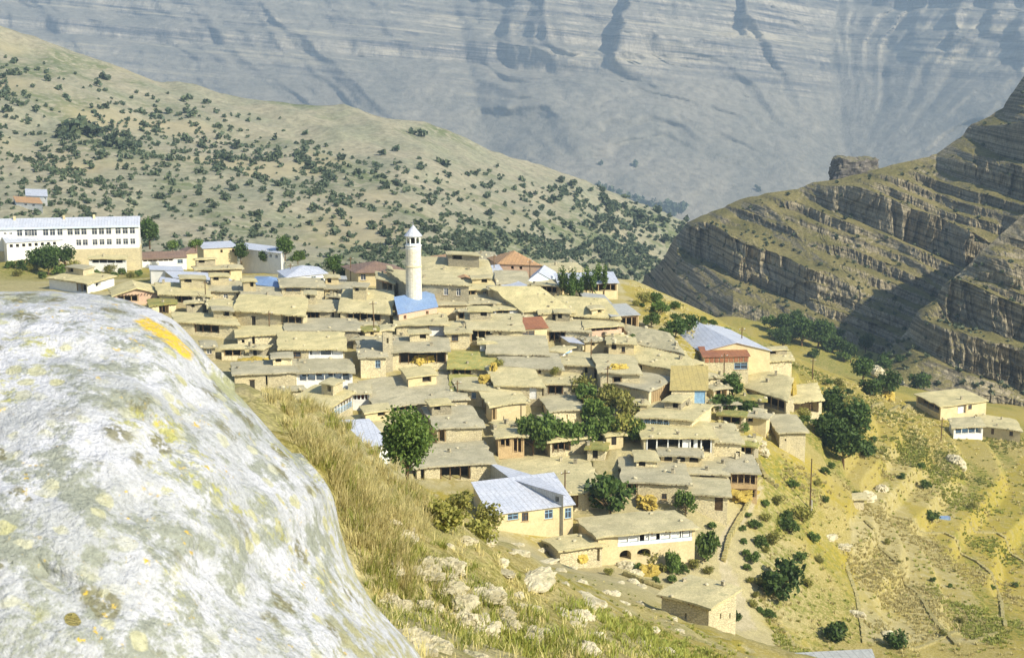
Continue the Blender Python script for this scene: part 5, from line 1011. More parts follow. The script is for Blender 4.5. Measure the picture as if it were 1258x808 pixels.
# ------------------------------------------------------------------ dry grass and weeds (stuff)
def tufts(name, poly, n, hgt, blades, mat, seed, label, Y0=6, Y1=190, lean=.5, wid=.012, dens=None, h0=0.0):
    r = np.random.default_rng(seed); xs = [p[0] for p in poly]; ys = [p[1] for p in poly]; Vs, Qs = [], []; k = 0; tries = 0; cnt = 0
    sel = inpoly(gpx, gpy, poly) & (gy > Y0) & (gy < Y1); I = np.argwhere(sel)
    if not len(I): return
    # even cover on the picture: weight by the picture area of each ground cell
    dpx = np.abs(np.gradient(gpx, axis=1)); dpy = np.abs(np.gradient(gpy, axis=0)); wgt = np.clip((dpx * dpy)[sel], 0, 60)
    if dens is not None: wgt = wgt * dens(GP[sel])
    pick = I[r.choice(len(I), n, p=wgt / wgt.sum())]
    base = GP[pick[:, 0], pick[:, 1]].copy(); nx = GP[np.minimum(pick[:, 0] + 1, gx.shape[0] - 1), pick[:, 1]]; base = base + (nx - base) * r.random((n, 1)); az_ = GP[pick[:, 0], np.minimum(pick[:, 1] + 1, gx.shape[1] - 1)]; base = base + (az_ - GP[pick[:, 0], pick[:, 1]]) * r.random((n, 1))
    N = n * blades; b0 = np.repeat(base, blades, 0); spread = hgt * .22; off = r.normal(size=(N, 2)) * spread; b0[:, :2] += off; b0[:, 2] -= .05 * hgt
    hh = hgt * np.repeat(.6 + .8 * r.random(n), blades) * (.5 + .6 * r.random(N)); th = r.random(N) * 6.283
    dv = np.stack([np.cos(th), np.sin(th)], -1) * .45 + off / (spread + 1e-6) * .22 + np.array([.35, .1]) * lean
    side = np.stack([-dv[:, 1], dv[:, 0]], -1); side /= np.linalg.norm(side, axis=1)[:, None] + 1e-6
    w_ = (wid * (b0[:, 1] / 20) ** .8)[:, None] * .5
    def pt(f, ww): c = np.empty((N, 3)); c[:, :2] = b0[:, :2] + dv * (hh * f ** 1.6 * .75)[:, None]; c[:, 2] = b0[:, 2] + hh * f * (1 - .25 * f); a = c.copy(); a[:, :2] += side * w_ * ww; e = c.copy(); e[:, :2] -= side * w_ * ww; return a, e
    rows = [pt(0, 1), pt(.55, .85), pt(1.0, .08)]
    V_ = np.stack([c for rw in rows for c in rw], 1); idx = np.arange(N)[:, None] * 6
    Q_ = np.concatenate([idx + np.array([[0, 1, 3, 2]]), idx + np.array([[2, 3, 5, 4]])], 0)
    o_ = link(name, mesh_np(name, V_.reshape(-1, 3), Q_, M[mat], False)); stuff(o_, label, 'grass'); return o_
GOLD = [(318,478),(345,474),(385,492),(420,515),(470,565),(520,600),(545,640),(520,650),(505,690),(500,745),(470,740),(430,680),(405,600),(360,545)]
SLOPE = [(478,640),(520,610),(600,655),(660,695),(745,715),(820,750),(900,795),(960,815),(480,815),(440,720)]
tufts('dry_grass', GOLD, 1000, .37, 38, 'grass_gold', 1, 'tall golden dry grass leaning beside the boulder', 8, 110, .6, .011)
tufts('dry_grass', GOLD, 200, .40, 28, 'grass_green', 2, 'olive green grass mixed through the golden grass by the boulder', 8, 110, .4, .011)
tufts('dry_grass', SLOPE, 900, .24, 14, 'grass_gold', 3, 'low tufts of dry yellow grass on the stony near slope', 8, 175, .3, .012, lambda P: .1 + sstep(-.2, .4, fbm(P[:, 0] * .12, P[:, 1] * .12, 0, 3, 4)))
tufts('weeds', SLOPE, 800, .22, 16, 'grass_green', 4, 'low green and olive weeds between the stones of the near slope', 8, 175, .2, .016, lambda P: .05 + sstep(.0, .4, fbm(P[:, 0] * .1 + 7, P[:, 1] * .1, 0, 3, 5)))
TERR = [(960,560),(1010,590),(1060,540),(1120,540),(1258,600),(1258,808),(960,808),(930,740),(950,660)]
tufts('terrace_grass', TERR, 2600, .55, 10, 'grass_gold', 6, 'dry yellow grass along the terraces right of the village', 150, 330, .3, .02, lambda P: .05 + sstep(.0, .4, fbm(P[:, 0] * .07, P[:, 1] * .07, 0, 3, 14)))
tufts('terrace_weeds', TERR, 2000, .5, 10, 'grass_green', 7, 'green weeds growing in the seams of the terraces', 150, 330, .2, .024, lambda P: .02 + sstep(.15, .45, fbm(P[:, 0] * .06 + 3, P[:, 1] * .06, 0, 3, 15)))

SL2 = [(690,742),(820,757),(900,797),(960,815),(560,815),(600,760)]
tufts('weeds', SL2, 1500, .34, 18, 'grass_green', 10, 'green and yellow weeds on the lower part of the near slope', 20, 175, .2, .02, lambda P: .08 + sstep(-.1, .4, fbm(P[:, 0] * .09 + 2, P[:, 1] * .09, 0, 3, 35)))
BANK = [(770,345),(830,370),(930,430),(1010,460),(1130,500),(1258,540),(1258,610),(1060,560),(1000,530),(940,470),(860,425),(800,395)]
tufts('bank_grass', BANK, 2200, .6, 10, 'grass_gold', 8, 'dry yellow grass on the bank between the village and the gorge', 200, 400, .3, .02, lambda P: .1 + sstep(-.1, .4, fbm(P[:, 0] * .07, P[:, 1] * .07, 0, 3, 24)))
tufts('bank_weeds', BANK, 2600, .55, 10, 'grass_green', 9, 'green weeds on the bank between the village and the gorge', 200, 400, .2, .024, lambda P: .03 + sstep(.0, .4, fbm(P[:, 0] * .06 + 3, P[:, 1] * .06, 0, 3, 25)))
# ------------------------------------------------------------------ trees and bushes
for i in range(3): tree_proto(f'bush{i}', 900, (1.3, 1.2, 1.0), .085, 'leaf', 100 + i, 0, .06, 12)
for i in range(3): tree_proto(f'dark{i}', 1100, (1.4, 1.3, 1.1), .09, 'leaf_dark', 120 + i, 0, .07, 12)
for i in range(3): tree_proto(f'olive{i}', 800, (1.2, 1.2, .95), .07, 'leaf_olive', 140 + i, 0, .05, 12)
tree_proto('lone', 5200, (2.6, 2.4, 3.3), .10, 'leaf', 160, 1.0, .2, 26)
tree_proto('poplar0', 700, (.7, .7, 2.6), .09, 'leaf', 170, .8, .09, 14); tree_proto('poplar1', 700, (.8, .8, 2.2), .09, 'leaf_dark', 171, .8, .09, 14)
for i in range(2): tree_proto(f'tree{i}', 1700, (2.2, 2.1, 2.1), .13, 'leaf_dark', 180 + i, 1.0, .16, 18)
def plant(key, px, py, wpx, label, name='bush', cat='bush', group=None, Y0=100, Y1=420, sy=1.0, bury=.1, h=0.0):
    q = hit(px, py, h, Y0, Y1); sc = FPX / (q[1] / CP); r0 = {'b': 1.3, 'd': 1.4, 'o': 1.2, 'l': 2.6, 'p': .7, 't': 2.2}[key[0]]
    s = wpx / 2 / sc / r0
    return tree(key, name, label, (q[0], q[1], q[2] - bury * s), (s, s, s * sy), None, group, cat)
plant('lone', 500, 592, 74, 'lone leafy tree with dark trunk between the dry grass and the clay roofs', 'leafy_tree', 'tree', Y0=105, Y1=150, sy=1.05)
plant('dark0', 958, 733, 66, 'large round dark green bush below the lane', Y0=150, sy=1.15)
plant('dark1', 750, 630, 74, 'wide dark green bush above the curtained veranda roof', Y0=165, h=.5)
plant('dark2', 1028, 786, 40, 'dark bush at the bottom of the terraces next to a ditch', Y0=150)
plant('bush0', 842, 628, 34, 'green bush beside the stone house by the lane', Y0=170, sy=1.3, h=.5)
plant('bush1', 866, 690, 40, 'tall green bush at the right end of the curtained veranda house', Y0=150, sy=1.6)
plant('bush2', 826, 704, 28, 'dark shrub in front of the stone arches', Y0=150, sy=1.7)
plant('olive0', 800, 690, 26, 'yellowing shrub against the stone arches', Y0=150, sy=1.3)
plant('bush0', 844, 762, 20, 'climbing green bush on the wall of the lone stone barn', Y0=135, Y1=200, sy=1.7)
plant('dark0', 902, 762, 22, 'small dark bush between the lone barn and the lane', Y0=140)
GH = 'hedge bushes in the village court'; LH = 'leafy green bush of the long hedge in the middle court'
for px, py, w_, k in [(655,550,38,'bush0'),(680,550,36,'bush1'),(700,546,32,'bush2'),(722,543,30,'bush0'),(742,541,32,'bush1'),(764,540,34,'olive0'),(780,540,28,'bush2'),(668,540,34,'bush2'),(650,538,28,'bush1')]:
    plant(k, px, py, w_ * 1.3, LH, group=GH, Y0=170, sy=1.25, h=.4)
GB = 'bushes below the slatted house'
for px, py, w_, k in [(722,500,34,'bush1'),(738,510,36,'olive1'),(728,518,34,'bush0'),(752,500,34,'olive2'),(766,512,36,'olive0'),(744,522,28,'bush2'),(715,486,28,'olive0')]:
    plant(k, px, py, w_ * 1.2, 'green and yellow bush in the thicket below the slatted house', group=GB, Y0=180, sy=1.2, h=.4)
GT = 'trees beside the blue-doored house'
for px, py, w_, k in [(900,492,34,'tree0'),(893,508,40,'dark1'),(912,512,36,'dark2'),(924,510,28,'bush0'),(898,475,26,'dark0')]:
    plant(k, px, py, w_, 'dark tree in the shady cluster right of the yellow pitched roof', 'leafy_tree', 'tree', GT, Y0=190)
plant('bush2', 912, 530, 22, 'small green bush on the bank right of the big veranda', Y0=180)
GO = 'trees on the outer slope below the stone tower house'
for px, py, w_, k in [(1022,520,44,'tree0'),(1048,545,52,'tree1'),(1020,552,46,'tree0'),(1036,572,50,'tree1'),(1060,560,36,'dark0'),(1008,535,34,'dark1'),(1030,502,30,'olive1')]:
    plant(k, px, py, w_, 'dark leafy tree in the grove on the outer slope', 'leafy_tree', 'tree', GO, Y0=190)
GP_ = 'young poplars by the long barn'
for i, (px, py) in enumerate([(690,366),(697,370),(704,368),(712,374),(720,366),(728,368),(735,362),(702,378),(742,365)]):
    plant(['poplar0', 'poplar1'][i % 2], px, py, 11, 'slim young poplar in the row below the long tin barn', 'poplar_tree', 'tree', GP_, Y0=240, h=.3)
GR = 'bushes along the right edge of the village'
for px, py, w_, k in [(800,400,26,'bush0'),(830,412,34,'dark1'),(812,385,24,'bush1'),(845,405,30,'dark0'),(818,415,22,'bush2'),(790,372,20,'olive0'),(806,372,22,'bush2'),(775,420,16,'bush0')]:
    plant(k, px, py, w_, 'green bush on the bank at the right edge of the village', group=GR, Y0=240, h=.3)
GV = 'trees in the gorge bottom'
for px, py, w_ in [(985,425,34),(1005,428,36),(1022,432,32),(965,418,26),(1000,414,28),(1070,486,36),(1090,490,34),(1060,470,30),(1110,470,34),(1130,478,34),(1150,476,28),(1085,465,26),(1180,478,26),(1200,485,24),(1045,445,22),(978,405,24),(1030,418,24)]:
    plant(random.choice(['tree0', 'tree1', 'dark0']), px, py, w_, 'dark green tree on the bottom of the gorge under the cliffs', 'gorge_tree', 'tree', GV, Y0=290, Y1=600)
rv = random.Random(8)
for i in range(64):
    t = rv.random(); px = 945 + 300 * t + rv.uniform(-18, 18); py = 402 + 82 * t ** .8 + rv.uniform(-12, 16)
    plant(rv.choice(['tree0', 'tree1', 'dark0', 'dark1', 'bush0', 'bush1']), px, py, rv.choice([14, 18, 22, 26]), 'dark green tree on the bottom of the gorge under the cliffs', 'gorge_tree', 'tree', GV, Y0=310, Y1=600)
for i in range(26):
    px = rv.uniform(985, 1075); py = rv.uniform(470, 585)
    if (px - 1000) * .9 + 480 > py + 60: continue
    plant(rv.choice(['bush0', 'bush1', 'olive0', 'dark0']), px, py, rv.choice([12, 16, 20, 24]), 'leafy bush in the undergrowth on the outer slope', group='undergrowth on the outer slope', Y0=190)
for i in range(22):
    px = rv.uniform(775, 900); py = 372 + (px - 775) * .34 + rv.uniform(-12, 4)
    plant(rv.choice(['bush0', 'bush1', 'olive0', 'dark0']), px, py, rv.choice([8, 12, 16]), 'green bush on the bank at the right edge of the village', group=GR, Y0=270)
for px, py, w_, k, lb in [(1137,600,18,'bush0','small bush on the upper terrace beside the pale path'),(1145,642,26,'bush1','round bush at the bend of the terrace wall'),(1108,588,12,'dark0','upright dark shrub on the terrace edge'),(1090,668,12,'olive1','little olive shrub in the terrace seam'),(1100,795,34,'dark2','dark bush at the foot of the lower terraces'),(1146,714,10,'bush0','tiny shrub alone on the stony terrace'),(985,640,34,'olive0','olive bush beside the lone pole'),(970,655,30,'bush1','low green bush above the round dark bush'),(1048,612,16,'dark1','shrub growing on the pale rock of the terraces')]:
    plant(k, px, py, w_, lb, Y0=150)
GQ = 'bushes on the terraces'; rq = random.Random(3)
for i in range(18):
    px = rq.uniform(930, 1250); py = rq.uniform(560, 800)
    if px < 1000 and py < 600: continue
    plant(rq.choice(['bush0', 'bush1', 'olive0', 'olive1', 'olive2', 'bush2']), px, py, rq.choice([6, 8, 10, 14]), 'low green bush growing in a seam of the golden terraces', group=GQ, Y0=150)
for px, py, w_ in [(782,700,16),(812,702,18),(838,704,22),(852,698,20),(826,716,18),(806,716,14),(870,705,18),(748,706,16)]:
    plant(rq.choice(['bush0', 'bush1', 'olive0', 'olive2']), px, py, w_, 'garden bush in front of the stone arches of the curtained veranda house', group='garden bushes below the arches', Y0=140)
GL = 'bushes beside the lane'
for px, py, w_ in [(928,650,20),(935,672,24),(925,690,22),(940,640,18),(950,668,26),(965,640,22),(975,600,18),(955,620,20),(935,720,22),(985,690,22),(992,720,18),(945,760,20),(925,745,16),(1000,665,20),(880,672,16),(875,650,16),(914,668,12),(916,682,14),(918,700,14),(922,716,14),(928,734,14),(934,752,12),(912,652,12),(920,636,12),(940,622,14)]:
    plant(rq.choice(['bush0', 'bush1', 'olive0']), px, py, w_, 'leafy bush on the green bank beside the lane', group=GL, Y0=150)
plant('olive1', 548, 650, 60, 'olive bush on the crest of the near slope', Y0=40, Y1=110)
plant('olive2', 590, 668, 52, 'spreading olive bush in front of the tin-roofed cream house', Y0=50, Y1=120)
plant('olive0', 600, 645, 44, 'yellow-green bush nearest the blue window frames', Y0=70, Y1=130)
plant('olive2', 566, 630, 46, 'olive bush behind the crest bushes', Y0=60, Y1=120)
plant('bush1', 676, 674, 14, 'small round shrub beside the hay-eaved shed', Y0=130)
plant('dark0', 724, 684, 16, 'dark shrub at the end of the hay-eaved shed', Y0=130)
plant('tree1', 184, 303, 30, 'big dark tree at the right end of the school', 'leafy_tree', 'tree', None, Y0=330, sy=1.1)
GS = 'trees below the school'
for px, py, w_, k in [(64,331,30,'tree0'),(80,329,26,'tree1'),(45,333,28,'tree0'),(60,338,26,'tree1'),(30,332,22,'dark0'),(90,332,20,'olive0'),(74,338,22,'bush0')]:
    plant(k, px, py, w_, 'green tree in the clump under the left windows of the school', 'leafy_tree', 'tree', GS, Y0=300)
for px, py, w_, k in [(12,330,16,'bush0'),(100,334,14,'olive0'),(118,340,14,'bush1'),(92,338,12,'olive1'),(40,334,18,'olive2'),(22,340,16,'olive0'),(140,341,12,'bush0'),(160,342,14,'olive1'),(52,342,14,'bush2')]:
    plant(k, px, py, w_, 'scrubby bush on the stony bank below the school', group='bushes on the school bank', Y0=300)
GK = 'trees among the back sheds'
for px, py, w_, k in [(296,322,22,'tree0'),(305,330,22,'dark0'),(330,322,24,'dark1'),(350,318,26,'tree1'),(366,322,22,'bush0'),(240,306,20,'bush1'),(212,306,18,'bush2'),(268,334,16,'bush0'),(410,340,26,'tree0'),(422,342,20,'dark2'),(135,336,18,'olive0'),(150,338,14,'bush0'),(170,340,14,'bush1')]:
    plant(k, px, py, w_, 'green tree among the sheds at the back of the village', 'leafy_tree', 'tree', GK, Y0=260, Y1=400)
for px, py, w_, lb in [(612,452,18,'yellowish bush on the grassy clay terrace'),(682,460,16,'dry yellowish bush beside the small posted porch')]:
    plant('olive0', px, py, w_, lb, Y0=180, h=2.0)

# shrubs dotted over the far hillside: the 300 largest singly, the rest as one mass
HPt, hqx, hqy = SH['hill']; hproto = []
for i in range(8):
    V_, Q_ = leaf_cloud(100, (1.25, 1.25, 1.05), .24, 300 + i, 7, .9, .45); hproto.append((V_, Q_, mesh_np('shrub', V_, Q_, M['leaf_hill'], False)))
hfar = [leaf_cloud(48, (1.25, 1.25, 1.05), .34, 330 + i, 6, .9, .45) for i in range(8)]
cand = []; r5 = np.random.default_rng(11); vis = (hqx > -10) & (hqx < 860) & (hqy > 60) & (hqy < 345); vis[-3:] = False; II = np.argwhere(vis)
dens = lambda x, y: (.28 + .72 * sstep(-.30, .25, fbm(x / 75., y / 42., 0, 3, 5))) * sstep(np.interp(x, [0, 250, 560, 700, 860], [55, 112, 190, 222, 262]), np.interp(x, [0, 250, 560, 700, 860], [130, 190, 218, 248, 290]), y)
strip = [(430,305),(520,288),(600,285),(700,300),(800,305),(790,330),(700,320),(560,312),(440,318)]
jj = r5.integers(len(II), size=26000); I0, J0 = II[jj, 0], II[jj, 1]; X0, Y0_ = hqx[I0, J0], hqy[I0, J0]; dd = np.where(inpoly(X0, Y0_, strip), 1.0, dens(X0, Y0_))
fld = inpoly(X0, Y0_, [(474,258),(505,247),(545,257),(515,272),(500,280)]); dd = np.where(fld, np.where((Y0_ < 263) & (np.sin(X0) > 0), .6, 0), dd)
ok = np.where(r5.random(26000) < dd)[0][:3600]
for k in ok:
    P = HPt[I0[k], J0[k]] + (r5.random(3) - .5) * [2, 2, 0]; s = r5.choice([.6, .9, 1.35, 1.9], p=[.34, .4, .2, .06]) * P[1] / 600. * (.8 + .4 * r5.random())
    cand.append((s * FPX / P[1], P, s))
sj = np.argwhere(inpoly(hqx, hqy, strip) & vis); sj = sj[r5.choice(len(sj), 230)]
for a_, b_ in sj: P = HPt[a_, b_]; s = r5.uniform(.9, 2.0) * P[1] / 600.; cand.append((s * FPX / P[1], P, s))
for i, (px, py, s) in enumerate([(95,165,5.5),(112,168,4.5),(78,168,3.5),(133,180,3.6),(150,184,3.4),(518,168,2.2),(508,165,1.8)]):
    k = np.argmin((hqx[:-3] - px) ** 2 + (hqy[:-3] - py) ** 2); s *= HPt.reshape(-1, 3)[k][1] / 620.; cand.append((99 - i, HPt.reshape(-1, 3)[k], s))
cand.sort(key=lambda c: -c[0]); SL = 'dark green shrub dotted on the dry hillside beyond the village'
for i, (_, P, s) in enumerate(cand[:300]):
    o_ = link('hill_shrub', hproto[i % 8][2], None, (P[0], P[1], P[2] - .25 * s), (i * 2.4) % 6.28); o_.scale = (s, s, s * .95); tag(o_, SL, 'shrub', 'shrubs on the far hillside')
Vl, Ql, k0 = [], [], 0
for i, (_, P, s) in enumerate(cand[300:]):
    V_, Q_ = hfar[i % 8]; t = i * 1.7; c, n_ = math.cos(t), math.sin(t); W_ = V_ @ np.array([[c, n_, 0], [-n_, c, 0], [0, 0, 1]]) * s + P - [0, 0, .25 * s]; Vl.append(W_); Ql.append(Q_ + k0); k0 += len(V_)
stuff(link('distant_shrubs', mesh_np('distant_shrubs', np.concatenate(Vl), np.concatenate(Ql), M['leaf_hill'], False)), 'far mass of small shrubs speckling the hillside', 'shrubs')
# sparse scrub on the cliff mountain and a line of trees on the valley floor
Vl, Ql, k0 = [], [], 0
for nm, cnt in (('cliff_mountain', 420), ('cliff_spur', 160)):
    PP = SH[nm][0]; X_ = SH[nm][1]; 
    for i in range(cnt):
        a_, b_ = r5.integers(4, PP.shape[0] - 10), r5.integers(PP.shape[1]); 
        if X_[a_, b_] > 1300: continue
        s = r5.uniform(.35, 1.0); V_, Q_ = hfar[i % 8]; Vl.append(V_ * s + PP[a_, b_] - [0, 0, .2 * s]); Ql.append(Q_ + k0); k0 += len(V_)
stuff(link('cliff_scrub', mesh_np('cliff_scrub', np.concatenate(Vl), np.concatenate(Ql), M['leaf_hill'], False)), 'sparse dark scrub scattered over the cliffed mountain', 'scrub')
FP, fqx, fqy = SH['mountain']; VT = 'dark tree in the row on the distant valley floor'
for i, (px, py, s) in enumerate([(735,231,3.4),(742,234,3.2),(750,238,3.4),(760,242,3.6),(770,246,3.8),(780,250,4),(790,254,4.2),(800,257,4.5),(812,260,5),(820,262,5.4),(828,264,5.6),(836,263,5),(822,256,4.4),(780,206,3.5),(738,203,2.5),(930,236,3.0)]):
    k = np.argmin((fqx - px) ** 2 + (fqy - py) ** 2); P = FP.reshape(-1, 3)[k]; o_ = link('valley_tree', hproto[i % 8][2], None, (P[0], P[1], P[2] - .5), i * 1.3); s *= FK; o_.scale = (s, s, s * 1.3); tag(o_, VT, 'tree', 'trees on the distant valley floor')

# ------------------------------------------------------------------ poles, hay, walls and small things
def pole(px, yb, yt, label, h=0.0, arm=True, foot=False, Y0=110, group=None, tilt=0.0, fork=False):
    q = hit(px, yb, h, Y0); sc = FPX / (q[1] / CP); L = (yb - yt) / sc * 1.02; o_ = link('utility_pole', None, None, (q[0], q[1], q[2] - .4), .5); tag(o_, label, 'pole', group)
    m = MB(); m.tube((0, 0, 0 if h == 0 else -h), (tilt, 0, L + .4), .12, .085, 8); m.build('shaft', M['wood'], o_)
    if arm:
        m = MB(); m.box(-.7 + tilt, .7 + tilt, -.12, -.02, L - .1, L); m.build('crossarm', M['wood'], o_)
        for x in (-.6, 0.45, .6): m = MB(); m.tube((x + tilt, -.07, L), (x + tilt, -.07, L + .16), .04, .05, 6); m.build('insulator', M['plaster_white'], o_)
    if fork:
        for sx in (-1, 1): m = MB(); m.tube((sx * 1.5, 0, L * .62), (0, 0, L * .30), .05, .06, 6); m.build('stay', M['wood'], o_)
    if foot: m = MB(); m.box(.12, .36, -.14, .14, -.2, 1.9); m.build('concrete_stub', M['concrete'], o_)
pole(995, 626, 561, 'tall wooden pole on a pale concrete stub on the green slope', 0, False, True, 150)
pole(1156, 543, 512, 'wooden pole on the terraces below the far farmhouse', 0, True, False, 200)
pole(562, 498, 467, 'dark pole at the corner of the great clay roof', 0)
pole(694, 607, 576, 'thin pole rising from the widest clay roof', 2.0)
pole(726, 456, 416, 'tall pole by the black shaded end wall', 0)
pole(746, 500, 449, 'tallest pole standing in the bushy thicket', 0)
pole(253, 378, 345, 'pole with forked stays near the boulder', 0, fork=True)
pole(331, 407, 382, 'pole against the wide clay house with the brown-backed porch', 1.0)
pole(460, 415, 370, 'leaning pole in front of the dark porch left of the minaret', .5, tilt=-.2)
pole(431, 346, 316, 'pole beside the brown hipped roof', 0)
pole(579, 345, 318, 'pole between the two white-roofed houses', .5)
pole(607, 345, 313, 'pole in front of the pink-tiled roof', 0)
pole(357, 341, 324, 'pole before the wide white hipped roof', 1.5)
pole(889, 476, 434, 'pole beside the shady tree cluster', 0)
pole(911, 428, 402, 'pole rising behind the folded tin roof', 2.0)
pole(998, 466, 440, 'pole on the golden ridge beyond the hay-stuffed porch', 0)
pole(651, 348, 320, 'pole by the bluish boarded gable', .5)
pole(82, 345, 322, 'short pole in front of the white-walled house below the school', 1.0)
pole(640, 520, 496, 'short stake-like pole in the dark court', 1.0, False)
# roof clutter
surf('hay', (.60, .45, .10), (.50, .38, .09), (.44, .35, .11), 2.0, 12, 1.0, .15, .95, .3)
hay_me = [blob_rock('haystack', None, (1.2, 1.0, .75), 60 + i, M['hay'], 20, .6, 2.4, .5) for i in range(4)]
def hay(px, py, w_, hpx, label, h=0.0, Y0=120, group=None):
    q = hit(px, py, h, Y0); sc = FPX / (q[1] / CP); a_, c_ = w_ / sc / 2.4, hpx / sc / .95
    o_ = link('haystack', random.choice(hay_me), None, (q[0], q[1], q[2] + .25 * c_), random.uniform(0, 6)); o_.scale = (a_, a_ * .8, c_); tag(o_, label, 'haystack', group)
hay(797, 705, 22, 11, 'orange haystack in the garden below the stone arches')
hay(795, 618, 34, 9, 'yellow haystack leaning under the flat roof by the dark bush')
hay(563, 541, 26, 12, 'yellow hay heaped against the hay-fronted house')
hay(973, 484, 12, 14, 'hay cone on the edge of the rounded clay roof', 1.5)
hay(911, 608, 38, 8, 'loose hay spilling from the two-storey barn')
hay(312, 452, 46, 10, 'flat brown hay heap above the crest of the boulder', 1.0)
hay(595, 468, 14, 7, 'small orange hay heap on the grassy clay terrace', 2.2)
hay(606, 456, 12, 9, 'yellow straw heap by the little white shed', 2.2)
hay(930, 458, 16, 9, 'hay crammed in the porch at the end of the red roof')
hay(1226, 530, 10, 5, 'small hay heap before the long low farmhouse', 0, 240)
hay(1195, 508, 12, 5, 'orange heap between the two far farmhouses', 0, 250)
hay(716, 688, 12, 6, 'hay tuft hanging by the eave of the slope-edge shed', 1.5)
hay(1090, 490, 22, 8, 'golden straw heap on the ridge above the gorge trees', 0, 240)
hay(586, 412, 12, 7, 'hay stuffed under the dark porch beside the tall window', .8)
hay(520, 446, 26, 9, 'brushwood heap inside the long gallery by the stone tower', .5)
hay(437, 392, 14, 6, 'yellow straw beside the dark porch left of the minaret', .5)
hay(760, 453, 20, 5, 'yellow straw spread on the tall house roof', 3.8)
surf('stone_dull', (.40, .34, .15), (.30, .27, .12), (.46, .39, .20), 1.5, 6, .7, .08)
# dry stone walls: long low things built of fitted stones
def drywall(pts, hgt, label, Y0=120, wd=.55, lo=0.0):
    P = [hit(x, y, 0, Y0, 420) for x, y in pts]; r = random.Random(len(pts) * 7 + int(pts[0][0])); m = MB(); org = P[0].copy()
    for a_, c_ in zip(P[:-1], P[1:]):
        L = np.linalg.norm(c_[:2] - a_[:2]); n_ = max(1, int(L / .55)); d = (c_ - a_) / max(L, .01); nn_ = np.array([-d[1], d[0]])
        for i in range(n_):
            for lay in range(max(1, int(hgt / .38))):
                f = (i + .5 + (lay % 2) * .4) / n_; c0 = a_ + (c_ - a_) * f; g_ = float(ground(c0[0], c0[1])) + lay * .37 - .1
                s = .30 * r.uniform(.85, 1.2); hw = wd / 2 * r.uniform(.8, 1.15); j = [r.uniform(-.05, .05) for _ in range(8)]
                bx = [(c0[0] + d[0] * u_ * s + nn_[0] * v_ * hw + j[k], c0[1] + d[1] * u_ * s + nn_[1] * v_ * hw + j[k + 4]) for k, (u_, v_) in enumerate(((-1, -1), (1, -1), (1, 1), (-1, 1)))]
                hh = .40 * r.uniform(.85, 1.1); b_ = [(x - org[0], y - org[1], g_ - org[2] - (.4 if lay == 0 else 0)) for x, y in bx]; t_ = [(x * .93 + c0[0] * .07 - org[0], y * .93 + c0[1] * .07 - org[1], g_ + hh - org[2]) for x, y in bx]
                m.hexa(b_, t_)
    o_ = m.build('dry_stone_wall', M['stone_dull'], None, org); tag(o_, label, 'wall')
drywall([(935,590),(922,612),(908,640),(896,662),(889,690)], 1.1, 'dry stone wall along the village side of the lane', 150)
drywall([(928,565),(940,588),(955,600)], .9, 'stone wall stepping down from the big veranda to the lane', 150)
drywall([(1062,640),(1100,690),(1128,730),(1150,765),(1175,792)], .45, 'long dry stone wall running down the middle terraces', 150)
drywall([(1085,615),(1120,640),(1160,655),(1200,690),(1228,730),(1235,770)], .45, 'curving dry stone wall round the upper terraces', 150)
drywall([(1040,690),(1052,730),(1062,790)], .45, 'short dry stone wall at the left of the terraces', 150)
drywall([(1100,795),(1160,782),(1225,778)], .45, 'low dry stone wall crossing the foot of the terraces', 150)
drywall([(1070,502),(1100,504),(1122,502)], 1.0, 'pale parapet wall on the ridge before the far farmhouse', 220)
drywall([(1190,640),(1225,655),(1258,690)], .45, 'dry stone wall above the golden lower slope', 180)
drywall([(765,706),(790,716),(812,724)], .8, 'garden wall between the stone arches and the lone barn', 140)
drywall([(955,765),(968,780),(975,795)], .6, 'broken stone wall by the ditch below the lane', 140)
drywall([(880,520),(905,527),(935,528),(945,540)], 1.0, 'stone wall on the bank behind the joined stone house', 170)
# ruined field hut
q_ = hit(1050, 625, 0, 150); 
house('field_hut', 'tiny ruined stone field hut with black doorway on the terraces', (1040,611),(1062,610),(1060,604), 1.8, 'clay', 'stone', [Dr(.1,.35,.3,1.7,m='inside_shade')], Y0=150, cat='hut')
o_ = hit(1160, 637, 0, 150); t_ = MB(); t_.box(-1.0, 1.0, -.4, .4, .0, .55); t_.box(-.85, .85, -.3, .3, .551, .62); t_ = t_.build('water_trough', M['tin_blue'], None, (o_[0], o_[1], o_[2] - .12)); tag(t_, 'bluish water trough lying on the terrace by the round bush', 'trough')

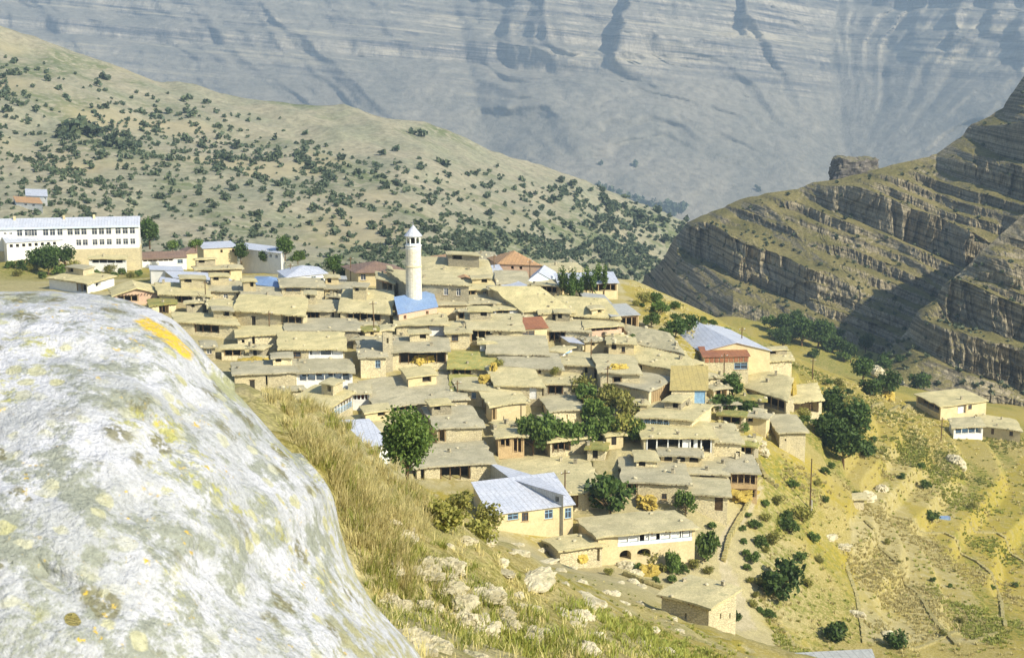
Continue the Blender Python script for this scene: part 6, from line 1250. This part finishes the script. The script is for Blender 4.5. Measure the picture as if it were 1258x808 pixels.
# chimneys and roof stones on the clay roofs
rc = random.Random(9); cl_me = []
for i in range(3):
    m = MB(); m.hexa([(-.3, -.3, -.4), (.3, -.3, -.4), (.3, .3, -.4), (-.3, .3, -.4)], [(-.22, -.22, .7), (.22, -.22, .7), (.24, .22, .7), (-.22, .24, .7)]); m.box(-.3, .3, -.3, .3, .701, .82); cl_me.append(mesh_py('chimney', m.V, m.F, M['stone_grey'], m.I))
st_me = [blob_rock('stone', None, (.3, .25, .2), 80 + i, M['pale_rock'], 8, .4, 2) for i in range(3)]
for root, zt, cs in HOUSES:
    ro = [c for c in root.children if c.name.startswith('roof')]
    if not ro or not ro[0].data.materials[0].name.startswith('clay'): continue
    ro = ro[0]; me = ro.data; nv = len(me.vertices) // 2
    W_ = max(v.co.x for v in me.vertices) - min(v.co.x for v in me.vertices)
    for k in range(rc.choice([0, 1, 1, 2])):
        v = me.vertices[rc.randrange(nv)].co
        c = link('chimney', rc.choice(cl_me), ro, (v.x * .8, v.y * .7, v.z + .02), rc.uniform(0, 1.5)); s = rc.uniform(.6, 1.0); c.scale = (s, s, s * rc.uniform(.6, 1.1))
    for k in range(rc.choice([0, 2, 4, 6])):
        v = me.vertices[rc.randrange(nv)].co; c = link('roof_stone', rc.choice(st_me), ro, (v.x * .95, v.y * .95, v.z + .06), rc.uniform(0, 6)); s = rc.uniform(.5, 1.3); c.scale = (s, s, s)

# ------------------------------------------------------------------ haze
zmax = max(float(SH[k][0][..., 2].max()) for k in SH) + 5; zmin = min(float(GP[..., 2].min()), *[float(SH[k][0][..., 2].min()) for k in SH]) - 2
hb = MB(); hb.box(-3400, 4200, -1560, 6500, zmin, max(zmax, CZ + 5))
hz = hb.build('haze', bpy.data.materials.new('haze')); m = hz.data.materials[0]; m.use_nodes = True; m.node_tree.nodes.clear()
pv = m.node_tree.nodes.new('ShaderNodeVolumePrincipled'); pv.inputs['Color'].default_value = (.56, .76, 1.0, 1); pv.inputs['Density'].default_value = HAZE; pv.inputs['Anisotropy'].default_value = .1
mo = m.node_tree.nodes.new('ShaderNodeOutputMaterial'); m.node_tree.links.new(pv.outputs[0], mo.inputs['Volume']); stuff(hz, 'pale blue air between the village and the far mountains', 'haze')
